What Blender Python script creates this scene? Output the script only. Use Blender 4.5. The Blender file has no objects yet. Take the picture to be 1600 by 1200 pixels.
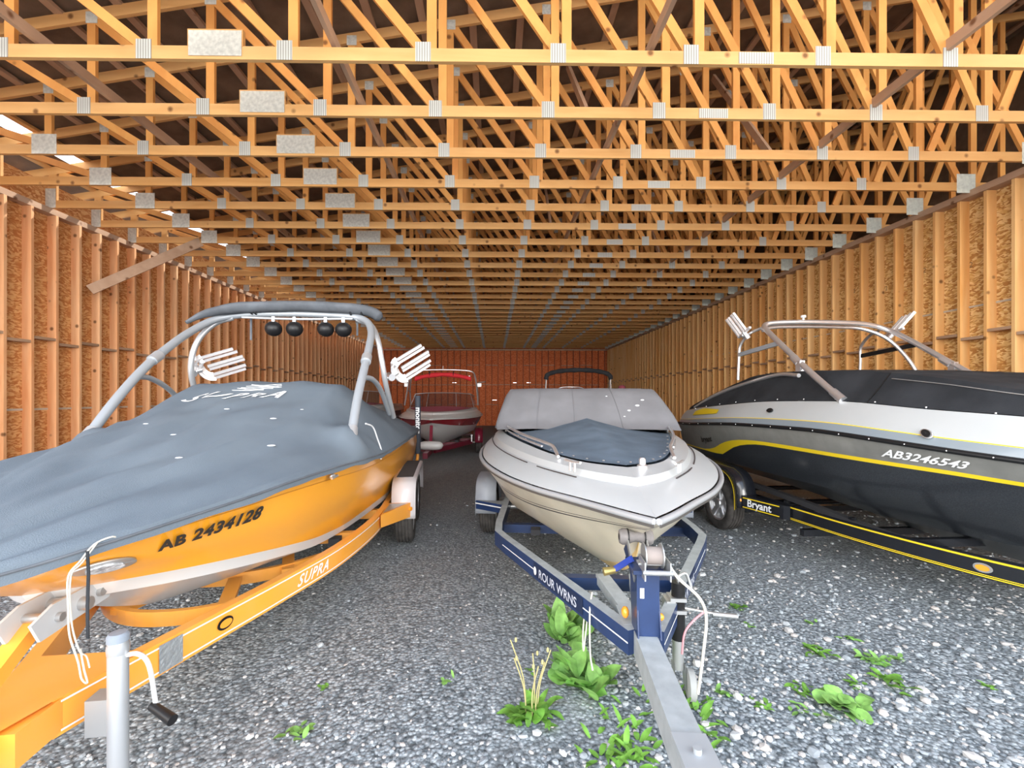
import bpy, bmesh, math, random
from mathutils import Vector, Matrix, noise
R = math.radians
random.seed(7)
SC = bpy.context.scene
COL = SC.collection
# ------------------------------------------------------------------ camera, light, exposure
CAMH = 1.73
cd = bpy.data.cameras.new('camera'); cam = bpy.data.objects.new('camera', cd); COL.objects.link(cam)
cam.location = (0, 0, CAMH); cam.rotation_euler = (R(90), 0, R(-0.8))
cd.sensor_fit = 'HORIZONTAL'; cd.sensor_width = 36; cd.lens = 36*706/1600
cd.shift_x = 17/1600; cd.shift_y = 21/1600
cd.clip_end = 300; cd.clip_start = 0.05
SC.camera = cam
SC.view_settings.view_transform = 'Standard'; SC.view_settings.look = 'None'
SC.view_settings.gamma = 1; SC.view_settings.use_curve_mapping = False
SC.view_settings.exposure = 0.0
W = bpy.data.worlds.new('sky'); SC.world = W; W.use_nodes = True
nt = W.node_tree; bg = nt.nodes['Background']
tc = nt.nodes.new('ShaderNodeTexCoord'); sep = nt.nodes.new('ShaderNodeSeparateXYZ')
rmp = nt.nodes.new('ShaderNodeValToRGB')
nt.links.new(tc.outputs['Generated'], sep.inputs[0]); nt.links.new(sep.outputs['Z'], rmp.inputs[0])
e = rmp.color_ramp.elements
e[0].position = 0.0; e[0].color = (1.0, 1.0, 1.0, 1); e[1].position = 0.9; e[1].color = (0.55, 0.72, 1.0, 1)
nt.links.new(rmp.outputs[0], bg.inputs[0]); bg.inputs[1].default_value = 2.7
def sun(name, en, col, ang, rx, rz):
    l = bpy.data.lights.new(name, 'SUN'); l.energy = en; l.color = col; l.angle = R(ang)
    o = bpy.data.objects.new(name, l); o.rotation_euler = (R(rx), 0, R(rz)); o.location = (0, -6, 8); COL.objects.link(o)
# soft fill suns added to brighten the bay from its open front, and the sun high behind the shed
sun('fill_sun_ahead', 2.7, (1.0, 0.97, 0.93), 26, 86, 0)
sun('fill_sun_left', 3.2, (1.0, 0.96, 0.90), 60, 78, -48)
sun('fill_sun_right', 3.2, (1.0, 0.96, 0.90), 60, 78, 48)
sun('sun', 8.5, (1.0, 0.95, 0.87), 1.0, 40, 150)
# ------------------------------------------------------------------ materials
MATS = {}
def mat(name, col=(.5,.5,.5), rough=.5, metal=0., coat=0., spec=.5, noisy=0., nscale=8., bump=0., bscale=60., dust=0., emit=None, alpha=None, dustcol=(.75,.76,.75)):
    if name in MATS: return MATS[name]
    m = bpy.data.materials.new(name); m.use_nodes = True; MATS[name] = m
    t = m.node_tree; b = t.nodes['Principled BSDF']
    b.inputs['Base Color'].default_value = (*col, 1); b.inputs['Roughness'].default_value = rough
    b.inputs['Metallic'].default_value = metal; b.inputs['Coat Weight'].default_value = coat
    b.inputs['Coat Roughness'].default_value = .08
    b.inputs['Specular IOR Level'].default_value = spec
    co = t.nodes.new('ShaderNodeTexCoord').outputs['Object']
    if noisy or dust:
        n = t.nodes.new('ShaderNodeTexNoise'); n.inputs['Scale'].default_value = nscale; n.inputs['Detail'].default_value = 6
        t.links.new(co, n.inputs['Vector'])
        mx = t.nodes.new('ShaderNodeMix'); mx.data_type = 'RGBA'
        mr = t.nodes.new('ShaderNodeMapRange'); mr.inputs[1].default_value = .35; mr.inputs[2].default_value = .7
        t.links.new(n.outputs['Fac'], mr.inputs[0])
        if dust:
            mr.inputs[3].default_value = dust*.35; mr.inputs[4].default_value = dust
            mx.inputs['A'].default_value = (*col, 1); mx.inputs['B'].default_value = (*dustcol, 1)
            b.inputs['Coat Roughness'].default_value = .3
        else:
            mx.inputs['A'].default_value = (*[c*(1-noisy) for c in col], 1); mx.inputs['B'].default_value = (*[min(1, c*(1+noisy)) for c in col], 1)
        t.links.new(mr.outputs[0], mx.inputs['Factor']); t.links.new(mx.outputs['Result'], b.inputs['Base Color'])
    if bump:
        n2 = t.nodes.new('ShaderNodeTexNoise'); n2.inputs['Scale'].default_value = bscale; n2.inputs['Detail'].default_value = 3
        t.links.new(co, n2.inputs['Vector'])
        bp = t.nodes.new('ShaderNodeBump'); bp.inputs['Strength'].default_value = bump; bp.inputs['Distance'].default_value = .01
        t.links.new(n2.outputs['Fac'], bp.inputs['Height']); t.links.new(bp.outputs[0], b.inputs['Normal'])
    if alpha is not None: b.inputs['Alpha'].default_value = alpha
    return m
def woodmat(name, c0, c1, stretch, dark=(.14,.05,.015), grey=0.):
    m = bpy.data.materials.new(name); m.use_nodes = True; MATS[name] = m
    t = m.node_tree; b = t.nodes['Principled BSDF']; L = t.links.new
    b.inputs['Roughness'].default_value = .62; b.inputs['Specular IOR Level'].default_value = .3
    g = t.nodes.new('ShaderNodeNewGeometry').outputs['Position']; oi = t.nodes.new('ShaderNodeObjectInfo')
    ad = t.nodes.new('ShaderNodeVectorMath'); ad.operation = 'MULTIPLY'; ad.inputs[1].default_value = stretch
    of = t.nodes.new('ShaderNodeVectorMath'); of.operation = 'ADD'
    L(g, ad.inputs[0]); L(ad.outputs[0], of.inputs[0])
    mu = t.nodes.new('ShaderNodeMath'); mu.operation = 'MULTIPLY'; mu.inputs[1].default_value = 37.
    L(oi.outputs['Random'], mu.inputs[0]); L(mu.outputs[0], of.inputs[1])
    n = t.nodes.new('ShaderNodeTexNoise'); n.inputs['Scale'].default_value = 1.; n.inputs['Detail'].default_value = 5; n.inputs['Distortion'].default_value = .6
    L(of.outputs[0], n.inputs['Vector'])
    r = t.nodes.new('ShaderNodeMapRange'); r.inputs[1].default_value = .3; r.inputs[2].default_value = .72
    L(n.outputs['Fac'], r.inputs[0])
    rr = t.nodes.new('ShaderNodeMath'); rr.operation = 'MULTIPLY_ADD'; rr.inputs[1].default_value = .55; L(r.outputs[0], rr.inputs[0])
    r2 = t.nodes.new('ShaderNodeMath'); r2.operation = 'MULTIPLY'; r2.inputs[1].default_value = .45; L(oi.outputs['Random'], r2.inputs[0]); L(r2.outputs[0], rr.inputs[2])
    mx = t.nodes.new('ShaderNodeMix'); mx.data_type = 'RGBA'; mx.inputs['A'].default_value = (*c0, 1); mx.inputs['B'].default_value = (*c1, 1)
    L(rr.outputs[0], mx.inputs['Factor'])
    # knots
    v = t.nodes.new('ShaderNodeTexVoronoi'); v.inputs['Scale'].default_value = 4.2
    o2 = t.nodes.new('ShaderNodeVectorMath'); o2.operation = 'ADD'; L(g, o2.inputs[0]); L(mu.outputs[0], o2.inputs[1]); L(o2.outputs[0], v.inputs['Vector'])
    kr = t.nodes.new('ShaderNodeMapRange'); kr.inputs[1].default_value = .07; kr.inputs[2].default_value = .16; kr.inputs[3].default_value = .85; kr.inputs[4].default_value = 0
    L(v.outputs['Distance'], kr.inputs[0])
    m2 = t.nodes.new('ShaderNodeMix'); m2.data_type = 'RGBA'; m2.inputs['B'].default_value = (*dark, 1)
    L(mx.outputs['Result'], m2.inputs['A']); L(kr.outputs[0], m2.inputs['Factor']); L(m2.outputs['Result'], b.inputs['Base Color'])
    bp = t.nodes.new('ShaderNodeBump'); bp.inputs['Strength'].default_value = .15; bp.inputs['Distance'].default_value = .01
    L(n.outputs['Fac'], bp.inputs['Height']); L(bp.outputs[0], b.inputs['Normal'])
    return m
def osbmat(name, c0, c1, c2):
    m = bpy.data.materials.new(name); m.use_nodes = True; MATS[name] = m
    t = m.node_tree; b = t.nodes['Principled BSDF']; L = t.links.new; b.inputs['Roughness'].default_value = .8
    b.inputs['Specular IOR Level'].default_value = .15
    g = t.nodes.new('ShaderNodeNewGeometry').outputs['Position']
    n0 = t.nodes.new('ShaderNodeTexNoise'); n0.inputs['Scale'].default_value = 5; L(g, n0.inputs['Vector'])
    va = t.nodes.new('ShaderNodeVectorMath'); va.operation = 'MULTIPLY_ADD'; va.inputs[1].default_value = (.14,.14,.14)
    L(n0.outputs['Color'], va.inputs[0]); L(g, va.inputs[2])
    ms = t.nodes.new('ShaderNodeVectorMath'); ms.operation = 'MULTIPLY'; ms.inputs[1].default_value = (1,1,2.8); L(va.outputs[0], ms.inputs[0])
    v = t.nodes.new('ShaderNodeTexVoronoi'); v.inputs['Scale'].default_value = 20; L(ms.outputs[0], v.inputs['Vector'])
    cr = t.nodes.new('ShaderNodeValToRGB'); e = cr.color_ramp.elements
    e[0].position = .2; e[0].color = (*c0, 1); e[1].position = .8; e[1].color = (*c2, 1); x = e.new(.5); x.color = (*c1, 1)
    sp = t.nodes.new('ShaderNodeSeparateColor'); L(v.outputs['Color'], sp.inputs[0]); L(sp.outputs[0], cr.inputs[0]); L(cr.outputs[0], b.inputs['Base Color'])
    bp = t.nodes.new('ShaderNodeBump'); bp.inputs['Strength'].default_value = .3; bp.inputs['Distance'].default_value = .01; L(v.outputs['Distance'], bp.inputs['Height']); L(bp.outputs[0], b.inputs['Normal'])
    return m
WZ = woodmat('stud_wood', (.76,.36,.10), (.89,.59,.28), (9, 9, .9))
WZL = woodmat('reddish_pine_stud', (.74,.31,.12), (.89,.57,.32), (9, 9, .9))
WX = woodmat('chord_wood', (.62,.30,.09), (.77,.45,.18), (1.1, 9, 9))
WW = woodmat('web_wood', (.64,.25,.06), (.82,.42,.12), (4, 4, 2))
WG = woodmat('weathered_wood', (.38,.23,.14), (.56,.38,.26), (6, 2, 6))
OSB = osbmat('strand_board', (.48,.23,.07), (.68,.41,.14), (.84,.60,.28))
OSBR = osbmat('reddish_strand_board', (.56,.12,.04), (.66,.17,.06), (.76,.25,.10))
GALV = mat('galvanised_plate', (.60,.59,.52), .6, .0, noisy=.15, nscale=30)
def striped_plate():
    m = mat('toothed_plate', (.5,.5,.46), .6, .0)
    t = m.node_tree; L = t.links.new; b = t.nodes['Principled BSDF']
    g = t.nodes.new('ShaderNodeTexCoord').outputs['Object']
    w = t.nodes.new('ShaderNodeTexWave'); w.wave_type = 'BANDS'; w.bands_direction = 'X'; w.inputs['Scale'].default_value = 14
    L(g, w.inputs['Vector'])
    mx = t.nodes.new('ShaderNodeMix'); mx.data_type = 'RGBA'; mx.inputs['A'].default_value = (.30,.29,.25,1); mx.inputs['B'].default_value = (.66,.66,.60,1)
    L(w.outputs['Fac'], mx.inputs['Factor']); L(mx.outputs['Result'], b.inputs['Base Color']); return m
GALS = striped_plate()
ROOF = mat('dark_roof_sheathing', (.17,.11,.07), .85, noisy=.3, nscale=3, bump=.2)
HEEL = mat('pale_heel_plate', (.66,.70,.62), .6, .0, noisy=.12, nscale=25)
# gravel
def gravelmat():
    m = bpy.data.materials.new('gravel'); m.use_nodes = True
    t = m.node_tree; b = t.nodes['Principled BSDF']; L = t.links.new; b.inputs['Roughness'].default_value = .9
    b.inputs['Specular IOR Level'].default_value = .2
    g = t.nodes.new('ShaderNodeNewGeometry').outputs['Position']
    v = t.nodes.new('ShaderNodeTexVoronoi'); v.inputs['Scale'].default_value = 42; v.inputs['Randomness'].default_value = 1; L(g, v.inputs['Vector'])
    vf = t.nodes.new('ShaderNodeTexVoronoi'); vf.inputs['Scale'].default_value = 95; L(g, vf.inputs['Vector'])
    s1 = t.nodes.new('ShaderNodeSeparateColor'); L(v.outputs['Color'], s1.inputs[0])
    s2 = t.nodes.new('ShaderNodeSeparateColor'); L(vf.outputs['Color'], s2.inputs[0])
    ad = t.nodes.new('ShaderNodeMath'); ad.operation = 'MULTIPLY_ADD'; ad.inputs[1].default_value = .45; L(s2.outputs[0], ad.inputs[0])
    m0 = t.nodes.new('ShaderNodeMath'); m0.operation = 'MULTIPLY'; m0.inputs[1].default_value = .55; L(s1.outputs[0], m0.inputs[0]); L(m0.outputs[0], ad.inputs[2])
    cr = t.nodes.new('ShaderNodeValToRGB'); e = cr.color_ramp.elements
    e[0].position = .1; e[0].color = (.14,.165,.18,1); e[1].position = .9; e[1].color = (.62,.67,.69,1)
    x = e.new(.5); x.color = (.33,.375,.40,1)
    L(ad.outputs[0], cr.inputs[0])
    # gaps between stones
    gp = t.nodes.new('ShaderNodeMapRange'); gp.inputs[1].default_value = .3; gp.inputs[2].default_value = .75; gp.inputs[3].default_value = 1; gp.inputs[4].default_value = .45
    L(v.outputs['Distance'], gp.inputs[0])
    # patches of packed dark dirt
    n = t.nodes.new('ShaderNodeTexNoise'); n.inputs['Scale'].default_value = .55; n.inputs['Detail'].default_value = 7; n.inputs['Roughness'].default_value = .6; L(g, n.inputs['Vector'])
    nr = t.nodes.new('ShaderNodeMapRange'); nr.inputs[1].default_value = .50; nr.inputs[2].default_value = .64; L(n.outputs['Fac'], nr.inputs[0])
    # packed dirt taking over with depth, its tone also standing for dimmer light inside
    sx = t.nodes.new('ShaderNodeSeparateXYZ'); L(g, sx.inputs[0])
    yl = t.nodes.new('ShaderNodeMapRange'); yl.inputs[1].default_value = 2.6; yl.inputs[2].default_value = 8; yl.inputs[3].default_value = 0; yl.inputs[4].default_value = .9; L(sx.outputs['Y'], yl.inputs[0])
    xl = t.nodes.new('ShaderNodeMapRange'); xl.inputs[1].default_value = 1.2; xl.inputs[2].default_value = .1; xl.inputs[3].default_value = .15; xl.inputs[4].default_value = 1; L(sx.outputs['X'], xl.inputs[0])
    mm = t.nodes.new('ShaderNodeMath'); mm.operation = 'MULTIPLY'; L(nr.outputs[0], mm.inputs[0]); L(xl.outputs[0], mm.inputs[1])
    mxx = t.nodes.new('ShaderNodeMath'); mxx.operation = 'MAXIMUM'; L(mm.outputs[0], mxx.inputs[0]); L(yl.outputs[0], mxx.inputs[1])
    fine = t.nodes.new('ShaderNodeTexNoise'); fine.inputs['Scale'].default_value = 9; fine.inputs['Detail'].default_value = 8; L(g, fine.inputs['Vector'])
    dc = t.nodes.new('ShaderNodeMix'); dc.data_type = 'RGBA'; dc.inputs['A'].default_value = (.18,.185,.185,1); dc.inputs['B'].default_value = (.42,.44,.44,1); L(fine.outputs['Fac'], dc.inputs['Factor'])
    mc = t.nodes.new('ShaderNodeMix'); mc.data_type = 'RGBA'; mc.blend_type = 'MULTIPLY'; mc.inputs['Factor'].default_value = 1; L(cr.outputs[0], mc.inputs['A'])
    cb = t.nodes.new('ShaderNodeCombineColor'); [L(gp.outputs[0], cb.inputs[i]) for i in range(3)]; L(cb.outputs[0], mc.inputs['B'])
    fm = t.nodes.new('ShaderNodeMix'); fm.data_type = 'RGBA'; L(mc.outputs['Result'], fm.inputs['A']); L(dc.outputs['Result'], fm.inputs['B'])
    fk = t.nodes.new('ShaderNodeMath'); fk.operation = 'MULTIPLY'; fk.inputs[1].default_value = .8; L(mxx.outputs[0], fk.inputs[0]); L(fk.outputs[0], fm.inputs['Factor'])
    L(fm.outputs['Result'], b.inputs['Base Color'])
    bp = t.nodes.new('ShaderNodeBump'); bp.inputs['Strength'].default_value = .8; bp.inputs['Distance'].default_value = .012; bp.invert = True
    L(v.outputs['Distance'], bp.inputs['Height']); L(bp.outputs[0], b.inputs['Normal'])
    return m
GRAV = gravelmat()
def stonemat():
    m = bpy.data.materials.new('loose_stone'); m.use_nodes = True
    t = m.node_tree; b = t.nodes['Principled BSDF']; L = t.links.new; b.inputs['Roughness'].default_value = .9
    g = t.nodes.new('ShaderNodeNewGeometry')
    cr = t.nodes.new('ShaderNodeValToRGB'); e = cr.color_ramp.elements
    e[0].color = (.2,.22,.24,1); e[1].color = (.68,.70,.70,1); x = e.new(.5); x.color = (.40,.44,.46,1); x = e.new(.85); x.color = (.55,.50,.46,1)
    L(g.outputs['Random Per Island'], cr.inputs[0]); L(cr.outputs[0], b.inputs['Base Color']); return m
STONE = stonemat()
CHROME = mat('polished_metal', (.85,.85,.86), .3, .85)
STEEL = mat('dull_metal', (.55,.56,.56), .42, .85)
ALU = mat('satin_aluminium', (.56,.58,.60), .38, .6)
SILV = mat('grey_coated_tube', (.36,.39,.42), .45, .35)
WHITE = mat('white_paint', (.62,.62,.61), .3, coat=.3)
WLET = mat('white_lettering', (.85,.86,.86), .5)
BLET = mat('black_lettering', (.02,.018,.015), .5)
BLACKP = mat('black_plastic', (.010,.010,.011), .4, spec=.35)
RUB = mat('tyre_rubber', (.055,.05,.046), .85, noisy=.4, nscale=12, bump=.2, bscale=40)
ORANGE = mat('orange_gelcoat', (.92,.385,.022), .28, coat=.5)
ORANGEP = mat('orange_trailer_paint', (.93,.37,.02), .38, coat=.3, dust=.14, nscale=5, dustcol=(.8,.6,.4))
COVER = mat('grey_canvas', (.11,.137,.168), .95, spec=.15, dust=.75, nscale=1.6, bump=.35, bscale=220, dustcol=(.18,.215,.245))
COVERB = mat('blue_grey_canvas', (.115,.15,.19), .95, spec=.15, noisy=.15, nscale=4, bump=.3, bscale=200)
COVERL = mat('light_grey_canvas', (.185,.185,.195), .95, spec=.15, noisy=.1, nscale=3, bump=.3, bscale=200)
BLKCAN = mat('charcoal_canvas', (.028,.030,.034), .9, spec=.2, noisy=.3, nscale=3, bump=.3, bscale=200)
SOCK = mat('dark_grey_canvas', (.10,.11,.125), .9, noisy=.2, nscale=6)
HULLW = mat('white_gelcoat', (.46,.475,.475), .35, coat=.35, dust=.35, nscale=5, dustcol=(.40,.42,.42))
HULLG = mat('pale_grey_gelcoat', (.56,.56,.55), .3, coat=.4)
CREAM = mat('cream_gelcoat', (.66,.60,.47), .35, coat=.3, noisy=.12, nscale=2.5)
KEELY = mat('yellowed_keel', (.72,.50,.20), .45, noisy=.15, nscale=4)
BLKG = mat('black_gelcoat', (.010,.012,.016), .16, coat=.5, dust=.06, nscale=120, dustcol=(.5,.55,.6))
GREYG = mat('grey_gelcoat', (.205,.205,.19), .3, coat=.3, noisy=.1)
BLUEG = mat('blue_grey_gelcoat', (.23,.27,.30), .28, coat=.4)
YEL = mat('yellow_stripe', (.85,.62,.02), .35, coat=.3)
NAVY = mat('navy_paint', (.014,.035,.11), .4, coat=.3, noisy=.15)
DUSTT = mat('dusty_grey_top', (.36,.39,.40), .8, noisy=.12, nscale=14)
RED = mat('deep_red_gelcoat', (.32,.012,.022), .25, coat=.5)
REDT = mat('dark_red_trailer_paint', (.17,.01,.03), .35, coat=.3)
REDC = mat('maroon_canvas', (.27,.05,.075), .9)
REDB = mat('red_canvas', (.6,.02,.03), .8)
GLASS = mat('smoked_acrylic', (.05,.03,.03), .1, alpha=.55)
AMBER = mat('amber_lens', (.95,.35,.03), .25, coat=.5)
REDL = mat('red_lens', (.7,.02,.02), .25)
TREAD = mat('tread_plate', (.52,.55,.57), .4, .7, bump=.8, bscale=45)
ROPE = mat('cream_rope', (.72,.68,.58), .9)
PINK = mat('pink_cord', (.75,.30,.32), .9)
BLUE = mat('blue_paint', (.02,.05,.30), .4)
BRASS = mat('brass', (.55,.42,.15), .4, .8)
GREEN = mat('weed_leaf', (.16,.36,.05), .6, noisy=.35, nscale=14)
GREEN2 = mat('pale_weed_leaf', (.22,.44,.10), .6, noisy=.35, nscale=14)
STEMM = mat('dry_stem', (.50,.44,.20), .7)
CARPET = mat('bunk_carpet', (.05,.05,.055), .95)
RUBW = mat('grey_rubber', (.20,.185,.18), .7, noisy=.2, nscale=20)
# ------------------------------------------------------------------ helpers
def tag(o, label, cat, group=None):
    o['label'] = label; o['category'] = cat
    if group: o['group'] = group
    return o
def empty(name, loc=(0,0,0), rz=0, parent=None):
    o = bpy.data.objects.new(name, None); COL.objects.link(o); o.location = loc; o.rotation_euler = (0,0,rz); o.parent = parent
    o.empty_display_size = .1
    return o
def mkobj(name, verts, faces, m, parent=None, smooth=None, midx=None):
    me = bpy.data.meshes.new(name); me.from_pydata([tuple(v) for v in verts], [], faces)
    for x in (m if isinstance(m, (list, tuple)) else [m]): me.materials.append(x)
    if midx: me.polygons.foreach_set('material_index', midx)
    if smooth is not None:
        me.polygons.foreach_set('use_smooth', [True]*len(faces)); me.set_sharp_from_angle(angle=R(smooth))
    me.update()
    o = bpy.data.objects.new(name, me); COL.objects.link(o); o.parent = parent
    return o
def struct(o):
    o['kind'] = 'structure'; return o
class B:
    def __init__(s): s.v = []; s.f = []; s.mi = []; s.cur = 0
    def add(s, vs, fs):
        k = len(s.v); s.v += [tuple(v) for v in vs]; s.f += [tuple(i+k for i in f) for f in fs]; s.mi += [s.cur]*len(fs); return s
    def box(s, c, d, rot=None):
        x, y, z = d[0]/2, d[1]/2, d[2]/2
        vs = [Vector((a*x, b*y, e*z)) for a in (-1,1) for b in (-1,1) for e in (-1,1)]
        if rot is not None: vs = [rot @ v for v in vs]
        vs = [v + Vector(c) for v in vs]
        return s.add(vs, [(0,1,3,2),(4,6,7,5),(0,4,5,1),(2,3,7,6),(0,2,6,4),(1,5,7,3)])
    def beam(s, p0, p1, w, h, up=(0,0,1)):     # box from p0 to p1: width w, height h
        p0 = Vector(p0); p1 = Vector(p1); d = (p1-p0); L = d.length; d.normalize()
        sd = d.cross(Vector(up)); sd = sd.normalized() if sd.length > 1e-5 else Vector((1,0,0)); u = sd.cross(d)
        vs = [p + sd*(a*w/2) + u*(b*h/2) for p in (p0, p1) for a in (-1,1) for b in (-1,1)]
        return s.add(vs, [(0,1,3,2),(4,6,7,5),(0,4,5,1),(2,3,7,6),(0,2,6,4),(1,5,7,3)])
    def sweep(s, pts, prof, closed_prof=True, cap=True, up=(0,0,1), scale=None):
        pts = [Vector(p) for p in pts]; n = len(pts); m = len(prof); base = len(s.v); T = []
        for i in range(n):
            a = pts[max(i-1,0)]; b = pts[min(i+1,n-1)]; T.append((b-a).normalized())
        sd = T[0].cross(Vector(up or (0,0,1)))
        if sd.length < 1e-3: sd = T[0].cross(Vector((1,0,0)))
        sd.normalize()
        vs = []
        for i in range(n):
            sd = (sd - T[i]*sd.dot(T[i])).normalized() if up is None or i else sd
            if up is not None:
                c = T[i].cross(Vector(up))
                if c.length > .15: sd = c.normalized()
                else: sd = (sd - T[i]*sd.dot(T[i])).normalized()
            uu = sd.cross(T[i]); k = scale[i] if scale else 1
            vs += [pts[i] + sd*(a*k) + uu*(b*k) for a, b in prof]
        fs = []
        for i in range(n-1):
            for j in range(m if closed_prof else m-1):
                q = (j+1) % m; fs.append((i*m+j, i*m+q, (i+1)*m+q, (i+1)*m+j))
        if cap and closed_prof: fs += [tuple(range(m-1,-1,-1)), tuple(range((n-1)*m, n*m))]
        return s.add(vs, fs)
    def tube(s, pts, r, n=10, scale=None):
        return s.sweep(pts, [(r*math.cos(2*math.pi*i/n), r*math.sin(2*math.pi*i/n)) for i in range(n)], up=None, scale=scale)
    def lathe(s, prof, c, axis, n=24):          # prof (radius, along axis)
        ax = Vector(axis).normalized(); a = ax.orthogonal().normalized(); b = ax.cross(a); c = Vector(c); m = len(prof)
        vs = []; fs = []
        for i in range(n):
            t = 2*math.pi*i/n
            vs += [c + ax*h + (a*math.cos(t)+b*math.sin(t))*r for r, h in prof]
        for i in range(n):
            k = (i+1) % n
            for j in range(m-1): fs.append((i*m+j, k*m+j, k*m+j+1, i*m+j+1))
        return s.add(vs, fs)
    def cyl(s, p0, p1, r, n=12, r1=None):
        return s.tube([p0, p1], r, n, scale=[1, (r1 if r1 is not None else r)/r])
    def grid(s, rows, flip=False):
        n = len(rows); m = len(rows[0]); fs = []
        for i in range(n-1):
            for j in range(m-1):
                q = (i*m+j, i*m+j+1, (i+1)*m+j+1, (i+1)*m+j); fs.append(q[::-1] if flip else q)
        return s.add([p for r in rows for p in r], fs)
    def ball(s, c, r, n=12, sc=(1,1,1)):
        vs = []; fs = []; m = n//2
        for i in range(m+1):
            for j in range(n):
                a = math.pi*i/m; b = 2*math.pi*j/n
                vs.append((c[0]+r*sc[0]*math.sin(a)*math.cos(b), c[1]+r*sc[1]*math.sin(a)*math.sin(b), c[2]+r*sc[2]*math.cos(a)))
        for i in range(m):
            for j in range(n): fs.append((i*n+j, (i+1)*n+j, (i+1)*n+(j+1)%n, i*n+(j+1)%n))
        return s.add(vs, fs)
    def build(s, name, m, parent=None, smooth=None):
        return mkobj(name, s.v, s.f, m, parent, smooth, s.mi if isinstance(m, (list, tuple)) else None)
def smoothpts(pts, k=6):
    P = [Vector(p) for p in pts]; P = [P[0]*2-P[1]] + P + [P[-1]*2-P[-2]]; out = []
    for i in range(1, len(P)-2):
        for j in range(k):
            t = j/k; a, b, c, d = P[i-1:i+3]
            out.append(.5*((2*b)+(c-a)*t+(2*a-5*b+4*c-d)*t*t+(3*b-a-3*c+d)*t**3))
    out.append(P[-2]); return out
def hermite(xs, ys, x):
    n = len(xs)
    if x <= xs[0]: return ys[0]
    if x >= xs[-1]: return ys[-1]
    i = max(j for j in range(n-1) if xs[j] <= x)
    sl = [(ys[j+1]-ys[j])/(xs[j+1]-xs[j]) for j in range(n-1)]
    def m(j):
        if j == 0: return sl[0]
        if j == n-1: return sl[-1]
        a, b = sl[j-1], sl[j]
        return 0 if a*b <= 0 else 2*a*b/(a+b)*.5 + .25*(a+b)
    h = xs[i+1]-xs[i]; t = (x-xs[i])/h
    return ys[i]*(2*t**3-3*t*t+1)+h*m(i)*(t**3-2*t*t+t)+ys[i+1]*(-2*t**3+3*t*t)+h*m(i+1)*(t**3-t*t)
class Cv:
    def __init__(s, pts): s.p = pts; s.x = [p[0] for p in pts]; s.y = [p[1] for p in pts]; s.z = [p[2] for p in pts]
    def at(s, t):
        x = s.x[0] + (s.x[-1]-s.x[0])*math.sin(t*math.pi/2)
        return Vector((x, hermite(s.x, s.y, x), hermite(s.x, s.z, x)))
    def ax(s, x): return Vector((x, hermite(s.x, s.y, x), hermite(s.x, s.z, x)))
def lerpc(a, b, f):
    return lambda t: a(t).lerp(b(t), f(t) if callable(f) else f)
def pose(ox, oy, a): return ((ox, oy, 0), R(-90+a))
NT = 56
def loft(curves, mats, bandm, name, parent, caps=True, smooth=28):
    """curves from keel upward (functions of t), port side; mirrored to starboard"""
    b = B(); n = len(curves)
    for sgn in (1, -1):
        rows = [[Vector((p.x, p.y*sgn, p.z)) for p in (c(i/NT) for i in range(NT+1))] for c in curves]
        for k in range(n-1):
            b.cur = bandm[k]; b.grid(rows[k:k+2], flip=sgn > 0)
    if caps:
        b.cur = bandm[-1] if len(bandm) == n else bandm[n-2]
        L = [curves[k](0) for k in range(n)]
        vs = [(p.x, p.y, p.z) for p in L] + [(p.x, -p.y, p.z) for p in reversed(L)]
        b.add(vs, [tuple(range(len(vs)))])
    me = b.build(name, mats, parent, smooth)
    bm = bmesh.new(); bm.from_mesh(me.data); bmesh.ops.remove_doubles(bm, verts=bm.verts, dist=.0008); bmesh.ops.recalc_face_normals(bm, faces=bm.faces)
    bm.to_mesh(me.data); bm.free(); me.data.set_sharp_from_angle(angle=R(smooth))
    return me
def text(s, size, m, parent, fn, name='lettering', shear=0., bold=0., space=1., sub=False):
    cu = bpy.data.curves.new('t', 'FONT'); cu.body = s; cu.size = size; cu.shear = shear; cu.offset = bold; cu.space_character = space
    cu.resolution_u = 3
    o = bpy.data.objects.new('t', cu); COL.objects.link(o)
    dg = bpy.context.evaluated_depsgraph_get(); me = bpy.data.meshes.new_from_object(o.evaluated_get(dg))
    bpy.data.objects.remove(o); me.name = name
    if sub:
        bm = bmesh.new(); bm.from_mesh(me); bmesh.ops.triangulate(bm, faces=bm.faces)
        for _ in range(3):
            es = [e for e in bm.edges if e.calc_length() > size*.25]
            if not es: break
            bmesh.ops.subdivide_edges(bm, edges=es, cuts=1); bmesh.ops.triangulate(bm, faces=bm.faces)
        bm.to_mesh(me); bm.free()
    for v in me.vertices: v.co = fn(v.co.x, v.co.y)
    me.materials.clear(); me.materials.append(m)
    ob = bpy.data.objects.new(name, me); COL.objects.link(ob); ob.parent = parent; return ob
def on_side(A, Bc, t0, u0, sgn, eps=.006):
    """surface map: distance along hull, height -> point on the side between two curves"""
    w = (A(t0)-Bc(t0)).length; P0 = A(t0).lerp(Bc(t0), u0); P1 = A(t0+.002).lerp(Bc(t0+.002), u0); dt = .002/(P1-P0).length
    def f(a, b):
        t = t0 + a*dt*(-1 if sgn > 0 else 1); u = u0 + b/w
        t = min(max(t, 0), 1)
        p = A(t).lerp(Bc(t), u); q = A(t+.003).lerp(Bc(t+.003), u); r = A(t).lerp(Bc(t), u+.03)
        nn = (q-p).cross(r-p).normalized()
        if nn.y < 0: nn = -nn
        p = p + nn*eps
        return Vector((p.x, p.y*sgn, p.z))
    return f
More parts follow.
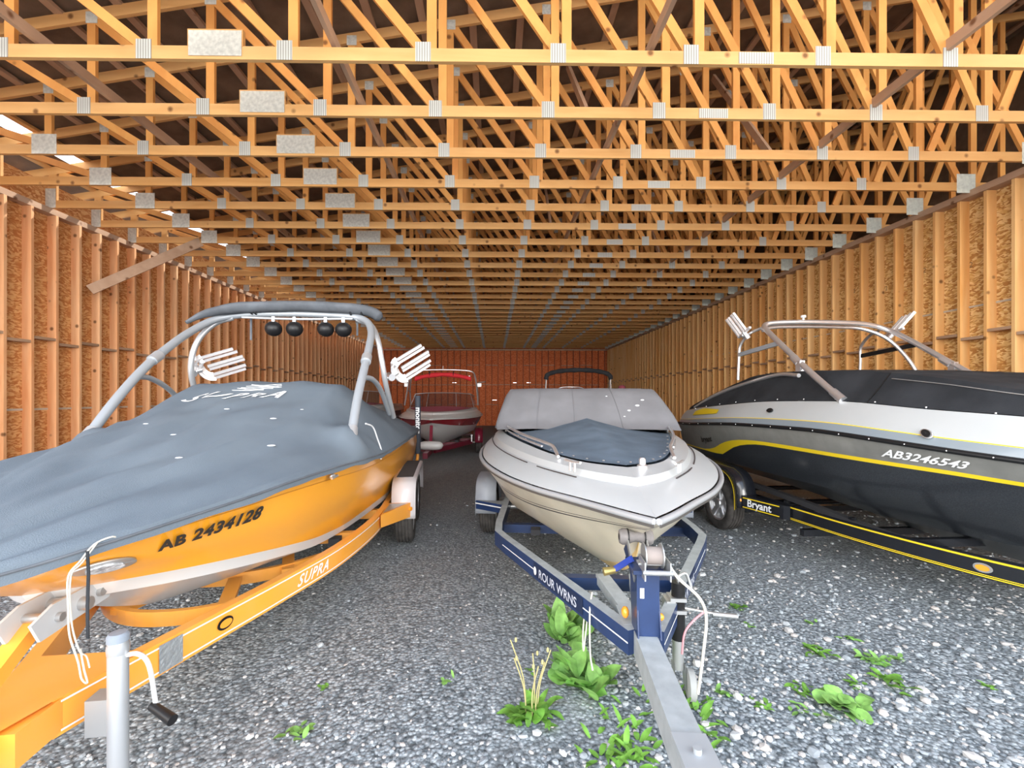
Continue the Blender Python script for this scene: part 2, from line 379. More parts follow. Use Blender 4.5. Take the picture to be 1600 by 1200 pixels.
def wheel(parent, x, y, r=.34, w=.2, rimm=None, s=1, name='wheel'):
    b = B(); h = w/2
    prof = [(r*.62,-h*.8),(r*.72,-h*.98),(r*.88,-h),(r*.965,-h*.86),(r,-h*.7)]
    k = -h*.7
    for i in range(4):
        z = -h*.62 + i*h*.34
        prof += [(r, z), (r-.01, z+.004), (r-.01, z+.014), (r, z+.018)]
    prof += [(r,h*.7),(r*.965,h*.86),(r*.88,h),(r*.72,h*.98),(r*.62,h*.8)]
    b.lathe(prof, (x, y, r), (0,1,0), 40)
    t = b.build(name, RUB, parent, 40)
    rb = B(); o = s
    rb.lathe([(r*.63,-h*.8*o),(r*.64,h*.86*o),(r*.58,h*.8*o),(r*.56,h*.45*o),(r*.2,h*.55*o),(r*.17,h*.85*o),(.0001,h*.88*o)], (x,y,r), (0,1,0), 30)
    for i in range(5):
        a = 2*math.pi*i/5+.3
        rb.beam((x+r*.15*math.cos(a), y+h*.6*o, r+r*.15*math.sin(a)), (x+r*.6*math.cos(a), y+h*.72*o, r+r*.6*math.sin(a)), .02, r*.2, up=(-math.sin(a),0,math.cos(a)))
    rb.build('rim', rimm or ALU, t, 35)
    return t
def rail(parent, pts, w, h, ms, name='frame_rail', k=6):
    """box-section rail along points (top centre); ms = (side, top)"""
    P = smoothpts(pts, k) if k else [Vector(p) for p in pts]
    P = [p - Vector((0,0,h/2)) for p in P]
    b = B(); n0 = 0
    prof = [(-w/2,-h/2),(w/2,-h/2),(w/2,h/2),(-w/2,h/2)]
    b.sweep(P, prof)
    b.mi = [(1 if (i % 4) == 2 else 0) for i in range(len(b.f))]
    o = b.build(name, ms, parent); return o, P
def strip(parent, P, off_side, z0, z1, m, name):
    """thin stripe on a rail's side; P = centreline, off_side lateral offset (+ = right of travel)"""
    b = B(); n = len(P); r0 = []; r1 = []
    for i in range(n):
        d = (P[min(i+1,n-1)]-P[max(i-1,0)]); s = d.cross(Vector((0,0,1))).normalized()
        r0.append(P[i]+s*off_side+Vector((0,0,z0))); r1.append(P[i]+s*off_side+Vector((0,0,z1)))
    b.grid([r0, r1]); return b.build(name, m, parent)
def along(P, off, s0, flip=1, eps=.004):
    """map text (a,b) along rail polyline P starting at arclength s0"""
    L = [0]
    for i in range(1, len(P)): L.append(L[-1]+(P[i]-P[i-1]).length)
    def f(a, b):
        s = s0 + a*flip; i = max([j for j in range(len(L)-1) if L[j] <= s] or [0]); d = (P[i+1]-P[i]).normalized()
        sd = d.cross(Vector((0,0,1))).normalized()
        return P[i] + d*(s-L[i]) + sd*off + Vector((0,0,b))
    return f
# ------------------------------------------------------------------ the shed
XL, XR, YB, ZC = -6.93, 6.81, 27.6, 4.69       # stud faces left/right, back wall, underside of the trusses
Y0 = 1.6
g = B(); g.grid([[(x, y, 0) for x in (-30, -12, -6, 0, 6, 12, 30)] for y in (-.6, 5, 10, 20, 30)], flip=True)
struct(g.build('floor', GRAV))
g = B(); g.grid([[(x, y, 0) for x in (-40, 0, 40)] for y in (-45, -10, -.6)], flip=True); struct(g.build('floor', mat('bounce_yard_gravel', (.66,.64,.60), .9, noisy=.15, nscale=6)))  # yard out of view, made pale to bounce sunlight up to the trusses
SW = .14
def wall_studs(parent, X, sgn, y0, step, n, zt, wm=None):
    st = B(); st.box((0,0,(zt+.04)/2), (SW, .042, zt-.04)); s0 = None
    for i in range(n):
        y = y0 + i*step
        if y > YB-.05: break
        if s0 is None: s0 = st.build('stud', wm or WZ, parent); o = s0
        else: o = s0.copy(); COL.objects.link(o); o.parent = parent
        o.location = (X+sgn*SW/2, y + random.uniform(-.015,.015), 0)
        o.rotation_euler = (R(random.uniform(-.12,.12)), 0, 0)
    b0 = None
    for i in range(n-1):
        y = y0+(i+.5)*step
        if y > YB-.3: break
        if b0 is None:
            b = B(); b.box((0,0,0), (SW*.96, step-.044, .04)); b0 = b.build('blocking', WG, parent); o = b0
        else: o = b0.copy(); COL.objects.link(o); o.parent = parent
        o.location = (X+sgn*SW/2, y, 2.62 + (.03 if i % 2 else -.04) + random.uniform(-.012,.012))
# left wall
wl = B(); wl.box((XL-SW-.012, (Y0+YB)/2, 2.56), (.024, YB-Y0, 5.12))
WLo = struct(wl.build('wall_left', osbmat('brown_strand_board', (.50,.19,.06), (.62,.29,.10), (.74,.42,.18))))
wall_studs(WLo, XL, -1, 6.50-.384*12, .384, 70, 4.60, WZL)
b = B(); b.box((XL-SW/2, (Y0+YB)/2, .02), (SW, YB-Y0, .04)); b.build('sill_plate', WG, WLo)
b = B(); b.box((XL-SW/2, (Y0+YB)/2, 4.645), (SW, YB-Y0, .09)); b.build('top_plate', WG, WLo)
b = B(); b.box((XL-SW+.006, (Y0+YB)/2, 1.55), (.012, YB-Y0, .03)); b.build('panel_joint_strip', mat('pale_joint_strip', (.55,.50,.42), .7), WLo)
# right wall; the trusses run on over it to an outer wall
wr = B(); wr.box((XR+SW+.012, (Y0+YB)/2, 2.345), (.024, YB-Y0, 4.69))
WRo = struct(wr.build('wall_right', OSB))
wall_studs(WRo, XR, 1, 5.83-.357*11, .357, 72, 4.60)
b = B(); b.box((XR+SW/2, (Y0+YB)/2, .02), (SW, YB-Y0, .04)); b.build('sill_plate', WG, WRo)
b = B(); b.box((XR+SW/2-.01, (Y0+YB)/2, 4.645), (SW+.04, YB-Y0, .09)); b.build('top_plate', WG, WRo)
b = B(); b.box((XR+SW-.006, (Y0+YB)/2, 3.05), (.012, YB-Y0, .025)); b.build('panel_joint_strip', mat('pale_joint_strip'), WRo)
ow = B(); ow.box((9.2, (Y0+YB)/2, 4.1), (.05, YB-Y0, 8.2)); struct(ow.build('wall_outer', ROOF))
# stencilled marks on the strand board panels
for i in range(9):
    f = (lambda a, c, yy=5.9+i*.357*2, zz=3.75-.12*(i%2): Vector((XR+SW-.002, yy-a, zz+c)))
    text('O2', .11, mat('faded_ink', (.20,.12,.05), .9), WRo, f, 'stencil_mark')
# back wall with thin gaps that let daylight through
wb = B(); yb = YB+.16
slits = [(-1.78,-1.52,3.02),(1.12,1.38,2.62),(1.95,2.2,2.62),(-.15,.12,1.55),(-2.6,-2.35,2.62)]
zs = [0, 1.55, 1.58, 2.62, 2.65, 3.02, 3.05, 5.12]
for a, c in zip(zs[:-1], zs[1:]):
    cuts = sorted((p, q) for p, q, z in slits if abs(z-a) < 1e-6); x = -7.2
    for p, q in cuts: wb.box(((x+p)/2, yb, (a+c)/2), (p-x, .02, c-a)); x = q
    wb.box(((x+9.2)/2, yb, (a+c)/2), (9.2-x, .02, c-a))
wb.box((1, yb, 6.7), (16.4, .02, 3.16))
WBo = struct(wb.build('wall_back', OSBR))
WR2 = woodmat('shade_toned_stud_wood', (.30,.07,.03), (.42,.12,.05), (9, 9, .9))  # dark tone puts the stud shadows of the back wall into the wood colour
st = B(); st.box((0,0,2.32), (.042, SW, 4.56)); s0 = None
for i in range(36):
    x = XL+.2+i*.385
    if x > XR-.05: break
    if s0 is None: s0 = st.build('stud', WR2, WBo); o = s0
    else: o = s0.copy(); COL.objects.link(o); o.parent = WBo
    o.location = (x, YB+SW/2, 0)
bb = None
for i in range(35):
    for z in (1.3, 2.5, 3.7):
        if i > 33 or (z != 2.5 and i % 3 == 0): continue
        if bb is None:
            q = B(); q.box((0,0,0), (.34, SW*.96, .04)); bb = q.build('blocking', WG, WBo); o = bb
        else: o = bb.copy(); COL.objects.link(o); o.parent = WBo
        o.location = (XL+.39+i*.385, YB+SW/2, z+random.uniform(-.02,.02))
b = B(); b.box((0, YB+SW/2, 4.645), (13.7, SW, .09)); b.build('top_plate', WG, WBo)
# roof
def ztop(x): return 5.734 + .17*(x+4.16)        # centre line of the top chord
def zroof(x): return ztop(x) + .062
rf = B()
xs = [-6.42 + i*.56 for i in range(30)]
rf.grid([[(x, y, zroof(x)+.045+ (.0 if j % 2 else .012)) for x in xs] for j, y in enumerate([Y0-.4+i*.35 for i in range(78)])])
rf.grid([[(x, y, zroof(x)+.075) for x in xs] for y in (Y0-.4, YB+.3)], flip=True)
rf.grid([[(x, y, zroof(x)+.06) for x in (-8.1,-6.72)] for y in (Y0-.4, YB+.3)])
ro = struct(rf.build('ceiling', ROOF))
pz = None
for i in range(28):
    x = -7.6+i*.61
    q = B(); q.box((0, (Y0+YB)/2, 0), (.09, YB-Y0+.5, .04)); q.build('purlin', WG if i > 2 else WX, ro).location = (x, 0, zroof(x)+.018)
# ------------------------------------------------------------------ trusses
YT = [4.0+.793*k for k in range(-2, 30)]
JB = [-5.50,-4.28,-3.05,-1.83,-.62,.57,1.75,2.93,4.08,5.23]
def web(b, p0, p1, w=.089): b.beam(p0, p1, .038, w, up=(p1[0]-p0[0], 0, p1[2]-p0[2]) if False else (0,1,0)) if False else b.sweep([p0, p1], [(-.019,-w/2),(.019,-w/2),(.019,w/2),(-.019,w/2)], up=(0,1,0))
def beamxz(b, p0, p1, w, y=0., th=.038):
    p0 = Vector((p0[0], 0, p0[1])); p1 = Vector((p1[0], 0, p1[1])); d = (p1-p0).normalized(); n = Vector((-d.z, 0, d.x))*w/2
    vs = [p + n*a + Vector((0, y+e*th/2, 0)) for p in (p0, p1) for a in (-1,1) for e in (-1,1)]
    b.add(vs, [(0,1,3,2),(4,6,7,5),(0,4,5,1),(2,3,7,6),(0,2,6,4),(1,5,7,3)])
CH = .115
pieces = []       # (name, builder, material)
def piece(name, m, fn): b = B(); fn(b); pieces.append((name, b, m))
zb = ZC+CH/2
piece('bottom_chord', WX, lambda b: beamxz(b, (-6.98, zb), (9.15, zb), CH))
piece('top_chord', WX, lambda b: beamxz(b, (-7.6, ztop(-7.6)), (9.15, ztop(9.15)), .12))
for j in JB + [6.78, 8.1]:
    piece('vertical_web', WW, lambda b, x=j+.075: beamxz(b, (x, ZC+CH), (x, ztop(x)-.06), .085))
piece('end_post', WX, lambda b: beamxz(b, (-6.90, ZC+CH), (-6.90, ztop(-6.9)-.05), .12))
prev = -6.9
for j in JB + [6.70]:
    x0 = prev+.1; 
    piece('diagonal_web', WW, lambda b, x0=x0, j=j: beamxz(b, (x0, ztop(x0)-.06), (j-.03, ZC+CH+.01), .085, y=.002)); prev = j+.02
piece('diagonal_web', WW, lambda b: beamxz(b, (6.9, ZC+CH), (8.05, ztop(8.05)-.06), .085))
piece('diagonal_web', WW, lambda b: beamxz(b, (5.45, ZC+CH), (6.55, ztop(6.55)-.06), .085, y=.003))
def plate(x, z, w, h, m, y=-.0215, name='connector_plate'): piece(name, m, lambda b: b.box((x, y, z), (w, .003, h)))
for j in JB[1:]: plate(j, ZC+CH*.72, .135, .17, GALS)
for j in JB[::1]: plate(j+.08, ztop(j+.08)-.035, .12, .12, GALV)
plate(-6.93, ZC+.15, .16, .30, GALV, name='heel_plate'); plate(6.74, ZC+.10, .27, .27, HEEL, name='heel_plate')
plate(-5.47, ZC+.12, .30, .24, GALV, name='splice_plate')
plate(-2.43, ZC+.135, .46, .22, GALV, y=-.026, name='splice_plate')
piece('splice_block', WX, lambda b: b.box((-2.43, -.002, ZC+CH+.07), (.48, .042, .15)))
plate(2.33, ZC+.057, .31, .10, GALS, name='splice_plate')
ORD = ['first','second','third','fourth','fifth','sixth','seventh','eighth','ninth','tenth','eleventh','twelfth','thirteenth','fourteenth','fifteenth','sixteenth','seventeenth','eighteenth','nineteenth','twentieth']
ORD += ['twenty-'+o for o in ORD[:9]] + ['thirtieth','thirty-first','thirty-second']
root0 = None; merged = None
for k, y in enumerate(YT):
    if k < 2: lab = ORD[k]+' wooden roof truss over the open front, out of view above the camera'
    else: lab = 'wooden roof truss spanning the shed, %s from the front of those in view' % ORD[k-2]
    if k < 17:
        root = tag(empty('roof_truss', (0, y, 0)), lab, 'roof truss', 'roof trusses across the shed')
        if root0 is None:
            for n, b, m in pieces: b.build(n, m, root)
            root0 = root; kids = list(root.children)
        else:
            for c in kids:
                c2 = c.copy(); COL.objects.link(c2); c2.parent = root
        root.location.x = random.uniform(-.012,.012); root.location.z = random.uniform(-.006,.006)
    else:
        if merged is None:
            mm = []; MB = B()
            for n, b, m in pieces:
                if m not in mm: mm.append(m)
                MB.cur = mm.index(m); MB.add(b.v, b.f)
            merged = MB.build('roof_truss', mm); o = merged
        else: o = merged.copy(); COL.objects.link(o)
        o.location = (random.uniform(-.012,.012), y, 0); tag(o, lab, 'roof truss', 'roof trusses across the shed')
for x, lab in ((-4.0,'long wooden brace board lying on the trusses nearest the left wall'),(-1.42,'long wooden brace board on the trusses, left of the middle'),
               (1.40,'long wooden brace board on the trusses, right of the middle'),(4.05,'long wooden brace board lying on the trusses nearest the right wall')):
    b = B(); b.box((0, 14.9, ZC+CH+.07), (.04, 25, .10)); o = b.build('brace_board', WG); o.location.x = x; tag(o, lab, 'brace board', 'lengthwise braces on the trusses')
# sloping cross braces between trusses
for i, (x, y) in enumerate([(1.0,4.9),(1.0,8.1),(-2.6,6.5),(3.5,5.7),(3.5,9.6),(-2.6,11.2)]):
    b = B(); b.beam((x,y,ZC+.13),(x+.05,y+1.6,ztop(x)-.1),.04,.09); tag(b.build('brace_board', WG),
      'sloping brace tying neighbouring trusses together, '+['front one right of centre','second one right of centre','front one left of centre','front one near the right wall','farther one near the right wall','farther one left of centre'][i],'brace board','sloping braces in the truss webs')
# knee brace from the left wall to the trusses
b = B(); b.beam((-6.86, 7.75, 3.55), (-5.65, 8.76, 4.72), .04, .16); b.build
tag(b.build('knee_brace', WG), 'short diagonal board bracing the left wall to the trusses', 'brace board')
# ------------------------------------------------------------------ loose stones near the front
def stones():
    rnd = random.Random(3); vs = []; fs = []
    t = (1+5**.5)/2
    ico = [Vector(v).normalized() for v in [(-1,t,0),(1,t,0),(-1,-t,0),(1,-t,0),(0,-1,t),(0,1,t),(0,-1,-t),(0,1,-t),(t,0,-1),(t,0,1),(-t,0,-1),(-t,0,1)]]
    F = [(0,11,5),(0,5,1),(0,1,7),(0,7,10),(0,10,11),(1,5,9),(5,11,4),(11,10,2),(10,7,6),(7,1,8),(3,9,4),(3,4,2),(3,2,6),(3,6,8),(3,8,9),(4,9,5),(2,4,11),(6,2,10),(8,6,7),(9,8,1)]
    n = 0
    while n < 11000:
        y = 1.2 + 6.5*rnd.random()**1.9; x = max(-6.7, min(6.6, rnd.uniform(-1.25,1.25)*(y+.3)))
        nz = noise.noise((x*.5+3, y*.5, 0))
        if y > 2.2 and x < .7 and rnd.random() < (.75 if nz < .1 else .35): continue
        if y > 4 and rnd.random() < .5: continue
        n += 1
        s = rnd.uniform(.006,.017) if rnd.random() < .93 else rnd.uniform(.018,.032)
        if x < .6: s *= .75
        sx, sy, sz = s*rnd.uniform(.8,1.5), s*rnd.uniform(.7,1.2), s*rnd.uniform(.45,.8); a = rnd.random()*6.28; c, q = math.cos(a), math.sin(a); k = len(vs)
        for v in ico:
            j = rnd.uniform(.8,1.15); X, Y, Z = v.x*sx*j, v.y*sy*j, v.z*sz*j
            vs.append((x+X*c-Y*q, y+X*q+Y*c, Z+sz*.45))
        fs += [(p+k, q2+k, r+k) for p, q2, r in F]
    o = mkobj('gravel_stones', vs, fs, STONE); o['kind'] = 'stuff'
    tag(o, 'loose pale blue-grey gravel stones scattered over the front of the floor', 'gravel')
stones()
# ================================================================== ORANGE BOAT
lo, rz = pose(-2.22, 5.37, 4)
ob = tag(empty('motorboat', lo, rz), 'orange and white wakeboard boat with a grey tower and four black speakers, at left', 'boat')
G = Cv([(-2.5,1.05,1.2),(-1.5,1.1,1.21),(0,1.1,1.22),(1.15,1.1,1.24),(1.9,1.06,1.27),(2.45,.96,1.285),(2.9,.86,1.28),(3.15,.77,1.26),(3.4,.645,1.235),(3.65,.48,1.2),(3.87,.26,1.155),(4.0,0,1.12)])
ST = Cv([(-2.5,.95,.62),(0,.96,.62),(.7,.90,.62),(1.3,.83,.62),(1.95,.75,.67),(2.35,.70,.74),(2.7,.60,.80),(3.1,.40,.86),(3.35,.2,.895),(3.46,0,.90)])
CHN = Cv([(-2.5,.93,.55),(0,.94,.55),(.7,.88,.55),(1.3,.80,.555),(1.95,.72,.60),(2.35,.66,.67),(2.7,.56,.73),(3.1,.36,.795),(3.32,.17,.83),(3.42,0,.835)])
KL = Cv([(-2.5,.0,.40),(1.5,0,.40),(2.27,0,.43),(2.6,0,.49),(2.97,0,.63),(3.19,0,.74),(3.38,0,.83)])
g_, st_, ch_, kl_ = G.at, ST.at, CHN.at, KL.at
ul = lerpc(st_, g_, .80); ul2 = lerpc(st_, g_, .815)
def bulge(f, k):
    c = lerpc(st_, g_, f)
    return lambda t: c(t) + Vector((0, k*(1-t**6), 0))
mid = lambda t: kl_(t).lerp(ch_(t), .5) + Vector((0, 0, -.03*(1-t)))
loft([kl_, mid, ch_, st_, bulge(.3,.03), bulge(.6,.03), ul, ul2, g_], [HULLG, WHITE, ORANGE, mat('orange_groove', (.55,.20,.015), .4)], [0,0,1,2,2,2,3,2,2], 'hull', ob)
# deck under the canvas
b = B(); rows = []
for i in range(NT+1):
    p = g_(i/NT); rows.append([(p.x-.02, p.y*v*.97, p.z-.05) for v in (1,.5,0,-.5,-1)])
b.grid(rows); b.build('deck', WHITE, ob)
fb = lerpc(st_, g_, .8)
A_ = bulge(.3,.03); B_ = lambda t: g_(t)+Vector((0,.03*(1-t**6),0))
freg = on_side(A_, B_, .777, .36, 1, .008)
text('AB 2434128', .094, BLET, ob, lambda a, c: freg(a*.86, c*1.45+a*.085), 'registration_number', shear=.62, bold=.0036, space=1.10, sub=True)
# oval docking light in the bow
def oval(fn, w, h, m, parent, name, z=0.):
    b = B(); rows = []
    for k, rr in enumerate((1., .93, .8, .4, .0)):
        rows.append([fn(w/2*rr*math.cos(a), h/2*rr*math.sin(a)) if False else fn(w/2*rr*math.cos(a), h/2*rr*math.sin(a)) for a in [2*math.pi*i/32 for i in range(33)]])
    b.grid(rows); o = b.build(name, m, parent, 40)
    md = o.modifiers.new('thickness', 'SOLIDIFY'); md.thickness = .012; md.offset = 0
    return o
fo = on_side(A_, B_, .828, .32, 1, .006)
dl = oval(fo, .20, .135, STEEL, ob, 'docking_light')
oval(on_side(A_, B_, .828, .32, 1, .014), .12, .09, mat('clear_lens', (.55,.56,.58), .08, spec=.9, noisy=.5, nscale=40), dl, 'lens')
for t0, sg in ((.55, 1), (.55, -1)):
    o = oval(on_side(A_, B_, t0, .80, sg, .006), .075, .05, CHROME, ob, 'cleat')
    c = B(); f = on_side(A_, B_, t0, .80, sg, .02); c.tube([f(-.04,0), f(.04,.01)], .009, 8); c.build('cleat_bar', CHROME, o, 40)
# swim platform
b = B(); b.box((-2.72,0,.72), (.5,1.9,.05)); b.build('swim_platform', HULLW, ob)
# ---- canvas cover (laid over the boat)
def hem(t): p = g_(t); return p
RX = [-2.55,-2.3,-1.8,-1.0,0,.75,1.05,1.4,2.0,2.5,3.0,3.5,3.85,4.02]; RZ = [1.22,1.34,1.52,1.70,1.83,1.875,1.865,1.77,1.63,1.51,1.39,1.28,1.19,1.15]
def covpt(t, v, dz=0.):
    p = g_(t); x = p.x + .02*math.sin(t*1.57); top = hermite(RX, RZ, x); s = p.z; a = abs(v)
    ridge = math.exp(-((x-1.0)/.75)**2)                       # squarer over the windscreen
    ex = 2.6 - .9*ridge
    if ridge > .02: prof = (1-a**2.4)*(1-ridge) + ridge*(1 if a < .56 else max(0., 1-((a-.56)/.44)**1.25))
    else: prof = 1-a**2.4
    z = s + (top-s)*prof + .035*max(0, a-.9)/.1*0
    y = v*(p.y+.015)
    w = noise.noise((x*1.1+y*.9, y*2.2, 1.7))*.020 + noise.noise((x*2.4+y*3.4, y*5+x, 4.))*.012 + .008*math.sin(9*(x*.55+a*1.6)+4*noise.noise((x,y,0)))
    # gathered folds running from the tower feet forward
    w += (.007*math.sin(26*(a*.9 - .13*x)+2*noise.noise((x,a*2,3))) + .005*math.sin(15*(a*1.2+.16*x)+3*noise.noise((x*.7,a*3,8))))*(1 if x > 1.3 else .45)
    w += .02*math.exp(-((a-.30-.16*(3.9-x))/.035)**2)*(1 if 2.0 < x < 3.8 else 0) - .012*math.exp(-((a-.36-.16*(3.9-x))/.03)**2)*(1 if 2.0 < x < 3.8 else 0)
    w *= min(1, (1-a)*6)
    # lifted round the tower feet
    w += .13*math.exp(-((x-1.90)**2+(a*p.y-.97)**2)/.02)
    nz = max(0., 1-a)
    return Vector((x, y, z+w+dz))
b = B(); NV = 46; rows = []
for i in range(91):
    t = i/90; r = []
    p = g_(t); 
    wob = .012*noise.noise((p.x*4, 7, 0))
    r.append(Vector((p.x+.01, p.y+.018, p.z-.055+wob))); r.append(Vector((p.x+.01, p.y+.024, p.z-.02)))
    for j in range(NV+1): r.append(covpt(t, 1-2*j/NV))
    r.append(Vector((p.x+.01, -p.y-.024, p.z-.02))); r.append(Vector((p.x+.01, -p.y-.018, p.z-.055+wob)))
    rows.append(r)
rows = [[Vector((q.x-.03, q.y*.97, 1.16)) for q in rows[0]]] + rows
b.grid(rows)
b.v = [tuple(v) for v in b.v]
cv = b.build('boat_cover', COVER, None, 60); cv.location = lo; cv.rotation_euler = (0,0,rz)
tag(cv, 'faded grey canvas cover stretched over the orange boat', 'boat cover')
# hem cord
for sg in (1,-1):
    c = B(); c.tube([Vector((g_(i/90).x+.01, sg*(g_(i/90).y+.026), g_(i/90).z-.02)) for i in range(91)], .006, 6); c.build('hem_cord', SOCK, cv)
# printed name on the cover, facing forward
def covat(x, y):                       # find t, v for local x, y
    lo_, hi = 0., 1.
    for _ in range(26):
        m_ = (lo_+hi)/2
        if g_(m_).x < x: lo_ = m_
        else: hi = m_
    p = g_(lo_); return covpt(lo_, max(-1, min(1, y/(p.y+.015))), .006)
text('SUPRA', .20, WLET, cv, lambda a, c: covat(1.56-c*1.15, -.50+a*1.08), 'cover_lettering', shear=.5, bold=.004, space=1.35, sub=True)
b = B()
for k in range(0,9,2):
    x0 = 1.31-.018*k; b.sweep([covat(x0-.012*math.sin(q*2+k), -.20+q*(.10-.006*abs(k-4))+.012*k) for q in [i*.5 for i in range(8)]], [(-.004,-.002),(.004,-.002),(.004,.002),(-.004,.002)])
b.build('cover_emblem', WLET, cv)
for i, (x, y, s) in enumerate([(1.9,.05,.018),(2.05,.45,.02),(2.45,.0,.016),(2.5,.62,.022),(2.9,.3,.016),(2.25,-.3,.014),(1.75,.55,.012)]):
    b = B(); p = covat(x, y); b.ball(p+Vector((0,0,-.004)), s, 8, (1,1.3,.3)); b.build('bird_dropping', WLET, cv, 60)
# tie straps hanging from the bow of the cover
b = B(); p = g_(.81)
f = lambda dx, dz, dy=0.: Vector((p.x+dx, p.y+.045+dy, p.z+dz))
b.tube(smoothpts([f(-.075,-.005,.03), f(-.04,.01,.03), f(0,-.005), f(.05,-.05,-.01), f(.085,-.09,-.02), f(.085,-.20,-.02), f(.08,-.30,-.02), f(.07,-.40), f(.055,-.47), f(.03,-.50), f(.045,-.44), f(.06,-.36)],5), .0032, 6)
b.tube(smoothpts([f(-.02,.0), f(.045,-.06,-.01), f(.075,-.095,-.02), f(.073,-.25,-.02), f(.066,-.36), f(.035,-.40), f(.02,-.45)],5), .0028, 6); b.build('tie_cord', ROPE, cv, 60)
b = B(); b.sweep([f(.03,-.02), f(.025,-.10), f(.03,-.22), f(.028,-.34)], [(-.005,-.002),(.005,-.002),(.005,.002),(-.005,.002)]); b.build('tie_strap', BLKCAN, cv)
b = B(); p2 = covat(1.75, 1.0); b.tube(smoothpts([p2+Vector(v) for v in ((-.1,.03,.1),(-.25,.06,.06),(-.35,.08,-.05),(-.42,.10,-.16),(-.40,.10,-.24))],5), .007, 6); b.build('drain_cord', WLET, cv, 60)
# ---- tower
tw = empty('wake_tower', parent=ob)
def tubeo(pts, r, m, parent, name='tube', k=6, n=12, sm=True, scale=None):
    b = B(); b.tube(smoothpts(pts, k) if sm else pts, r, n); return b.build(name, m, parent, 50)
for sg in (1,-1):
    tubeo([(1.88,sg*.965,1.43),(1.6,sg*.95,1.73),(1.28,sg*.94,2.01),(.93,sg*.915,2.26),(.68,sg*.88,2.42),(.48,sg*.80,2.55),(.36,sg*.66,2.62),(.32,sg*.4,2.65),(.32,0,2.66)], .037, SILV, tw, 'front_hoop')
    tubeo([(.15,sg*1.03,1.50),(.48,sg*1.0,1.86),(.57,sg*.97,2.12),(.52,sg*.92,2.35),(.40,sg*.82,2.53),(.36,sg*.66,2.60)], .029, ALU, tw, 'rear_leg')
    tubeo([(1.38,sg*.945,1.91),(1.15,sg*.985,1.90),(.85,sg*1.01,1.80),(.45,sg*1.03,1.55)], .024, SILV, tw, 'brace')
    b = B(); b.cyl((1.90,sg*.966,1.41),(1.83,sg*.962,1.49), .052, 16, .042); b.build('foot_collar', ALU, tw, 40)
    b = B(); b.cyl((1.22,sg*.937,2.06),(1.13,sg*.93,2.12), .047, 16); b.build('hinge_collar', ALU, tw, 40)
TOPX = .36
for i, y in enumerate((-.21,.01,.34,.53)):
    sp = B(); c = (TOPX+.06, y, 2.475); sp.ball(c, .088, 28, (1.0,1.0,.92))
    o = sp.build('speaker', BLACKP, tw, 60)
    b = B(); b.box((c[0],c[1],c[2]+.10), (.03,.03,.06)); b.build('bracket', CHROME, o)
tubeo([(TOPX+.03,-.55,2.60),(TOPX+.05,0,2.585),(TOPX+.03,.62,2.60)], .013, ALU, tw, 'wiring_bar')
b = B(); P = smoothpts([(TOPX+.25,-1.0,2.50),(TOPX+.16,-.86,2.61),(TOPX+.06,-.62,2.69),(TOPX+.02,-.4,2.715),(TOPX,.05,2.735),(TOPX,.55,2.72),(TOPX-.02,.80,2.69),(TOPX-.04,.92,2.62)], 8)
n = len(P); sc = [(.30+.70*min(1, i/16, (n-1-i)/4+.45))*(1+.07*noise.noise((i*.4,0,0))) for i in range(n)]
b.sweep(P, [(.095*math.cos(a)*(1+.08*math.sin(3*a)), .060*math.sin(a)) for a in [2*math.pi*i/18 for i in range(18)]], scale=sc)
b.build('folded_sunshade', SOCK, tw, 60)
for y in (-.46,-.42,.60,.72):
    b = B(); b.lathe([(.066,-.012),(.072,0),(.066,.012)], (TOPX,y,2.705), (0,1,0), 18); b.build('strap', BLKCAN, tw, 40)
for y, l in ((-.48,.26),(.66,.20)):
    b = B(); b.box((TOPX-.02,y,2.62-l/2), (.012,.02,l)); b.build('hanging_strap', SOCK, tw)
# board racks: comb of six tines each
def rack(parent, c, d, ou, m, name='board_rack', L=.36):
    """c = clamp point, d = direction of tines, ou = across-tine direction"""
    c = Vector(c); d = Vector(d).normalized(); ou = Vector(ou).normalized(); nn = d.cross(ou)
    b = B()
    for k, off in enumerate((-.13,-.085,-.02,.02,.085,.13)):
        b.beam(c+ou*off+nn*(.012*(k%2)), c+ou*off+d*(L*(1-.06*abs(k-2.5)))+nn*(.012*(k%2)), .028, .022, up=nn)
    b.sweep([c+ou*(.142*math.cos(a))-d*(.10*math.sin(a)) for a in [math.pi*i/10 for i in range(11)]], [(-.014,-.02),(.014,-.02),(.014,.02),(-.014,.02)])
    b.sweep([c+ou*(.09*math.cos(a))-d*(.06*math.sin(a)) for a in [math.pi*i/10 for i in range(11)]], [(-.014,-.025),(.014,-.025),(.014,.025),(-.014,.025)])
    o = b.build(name, m, parent, 30)
    q = B(); q.cyl(c-d*.06, c-d*.19, .03, 14); q.cyl(c-d*.15-nn*.05, c-d*.15+nn*.05, .04, 14); q.build('clamp', CHROME, o, 40)
    return o
RACKM = mat('bright_metal_rack', (.82,.80,.80), .35, .5)
rack(tw, (.42,1.16,2.04), (-.30,.72,.50), (.45,-.35,.78), RACKM, L=.38)
rack(tw, (.42,-.88,2.05), (-.3,.80,.32), (.5,-.25,.75), RACKM)
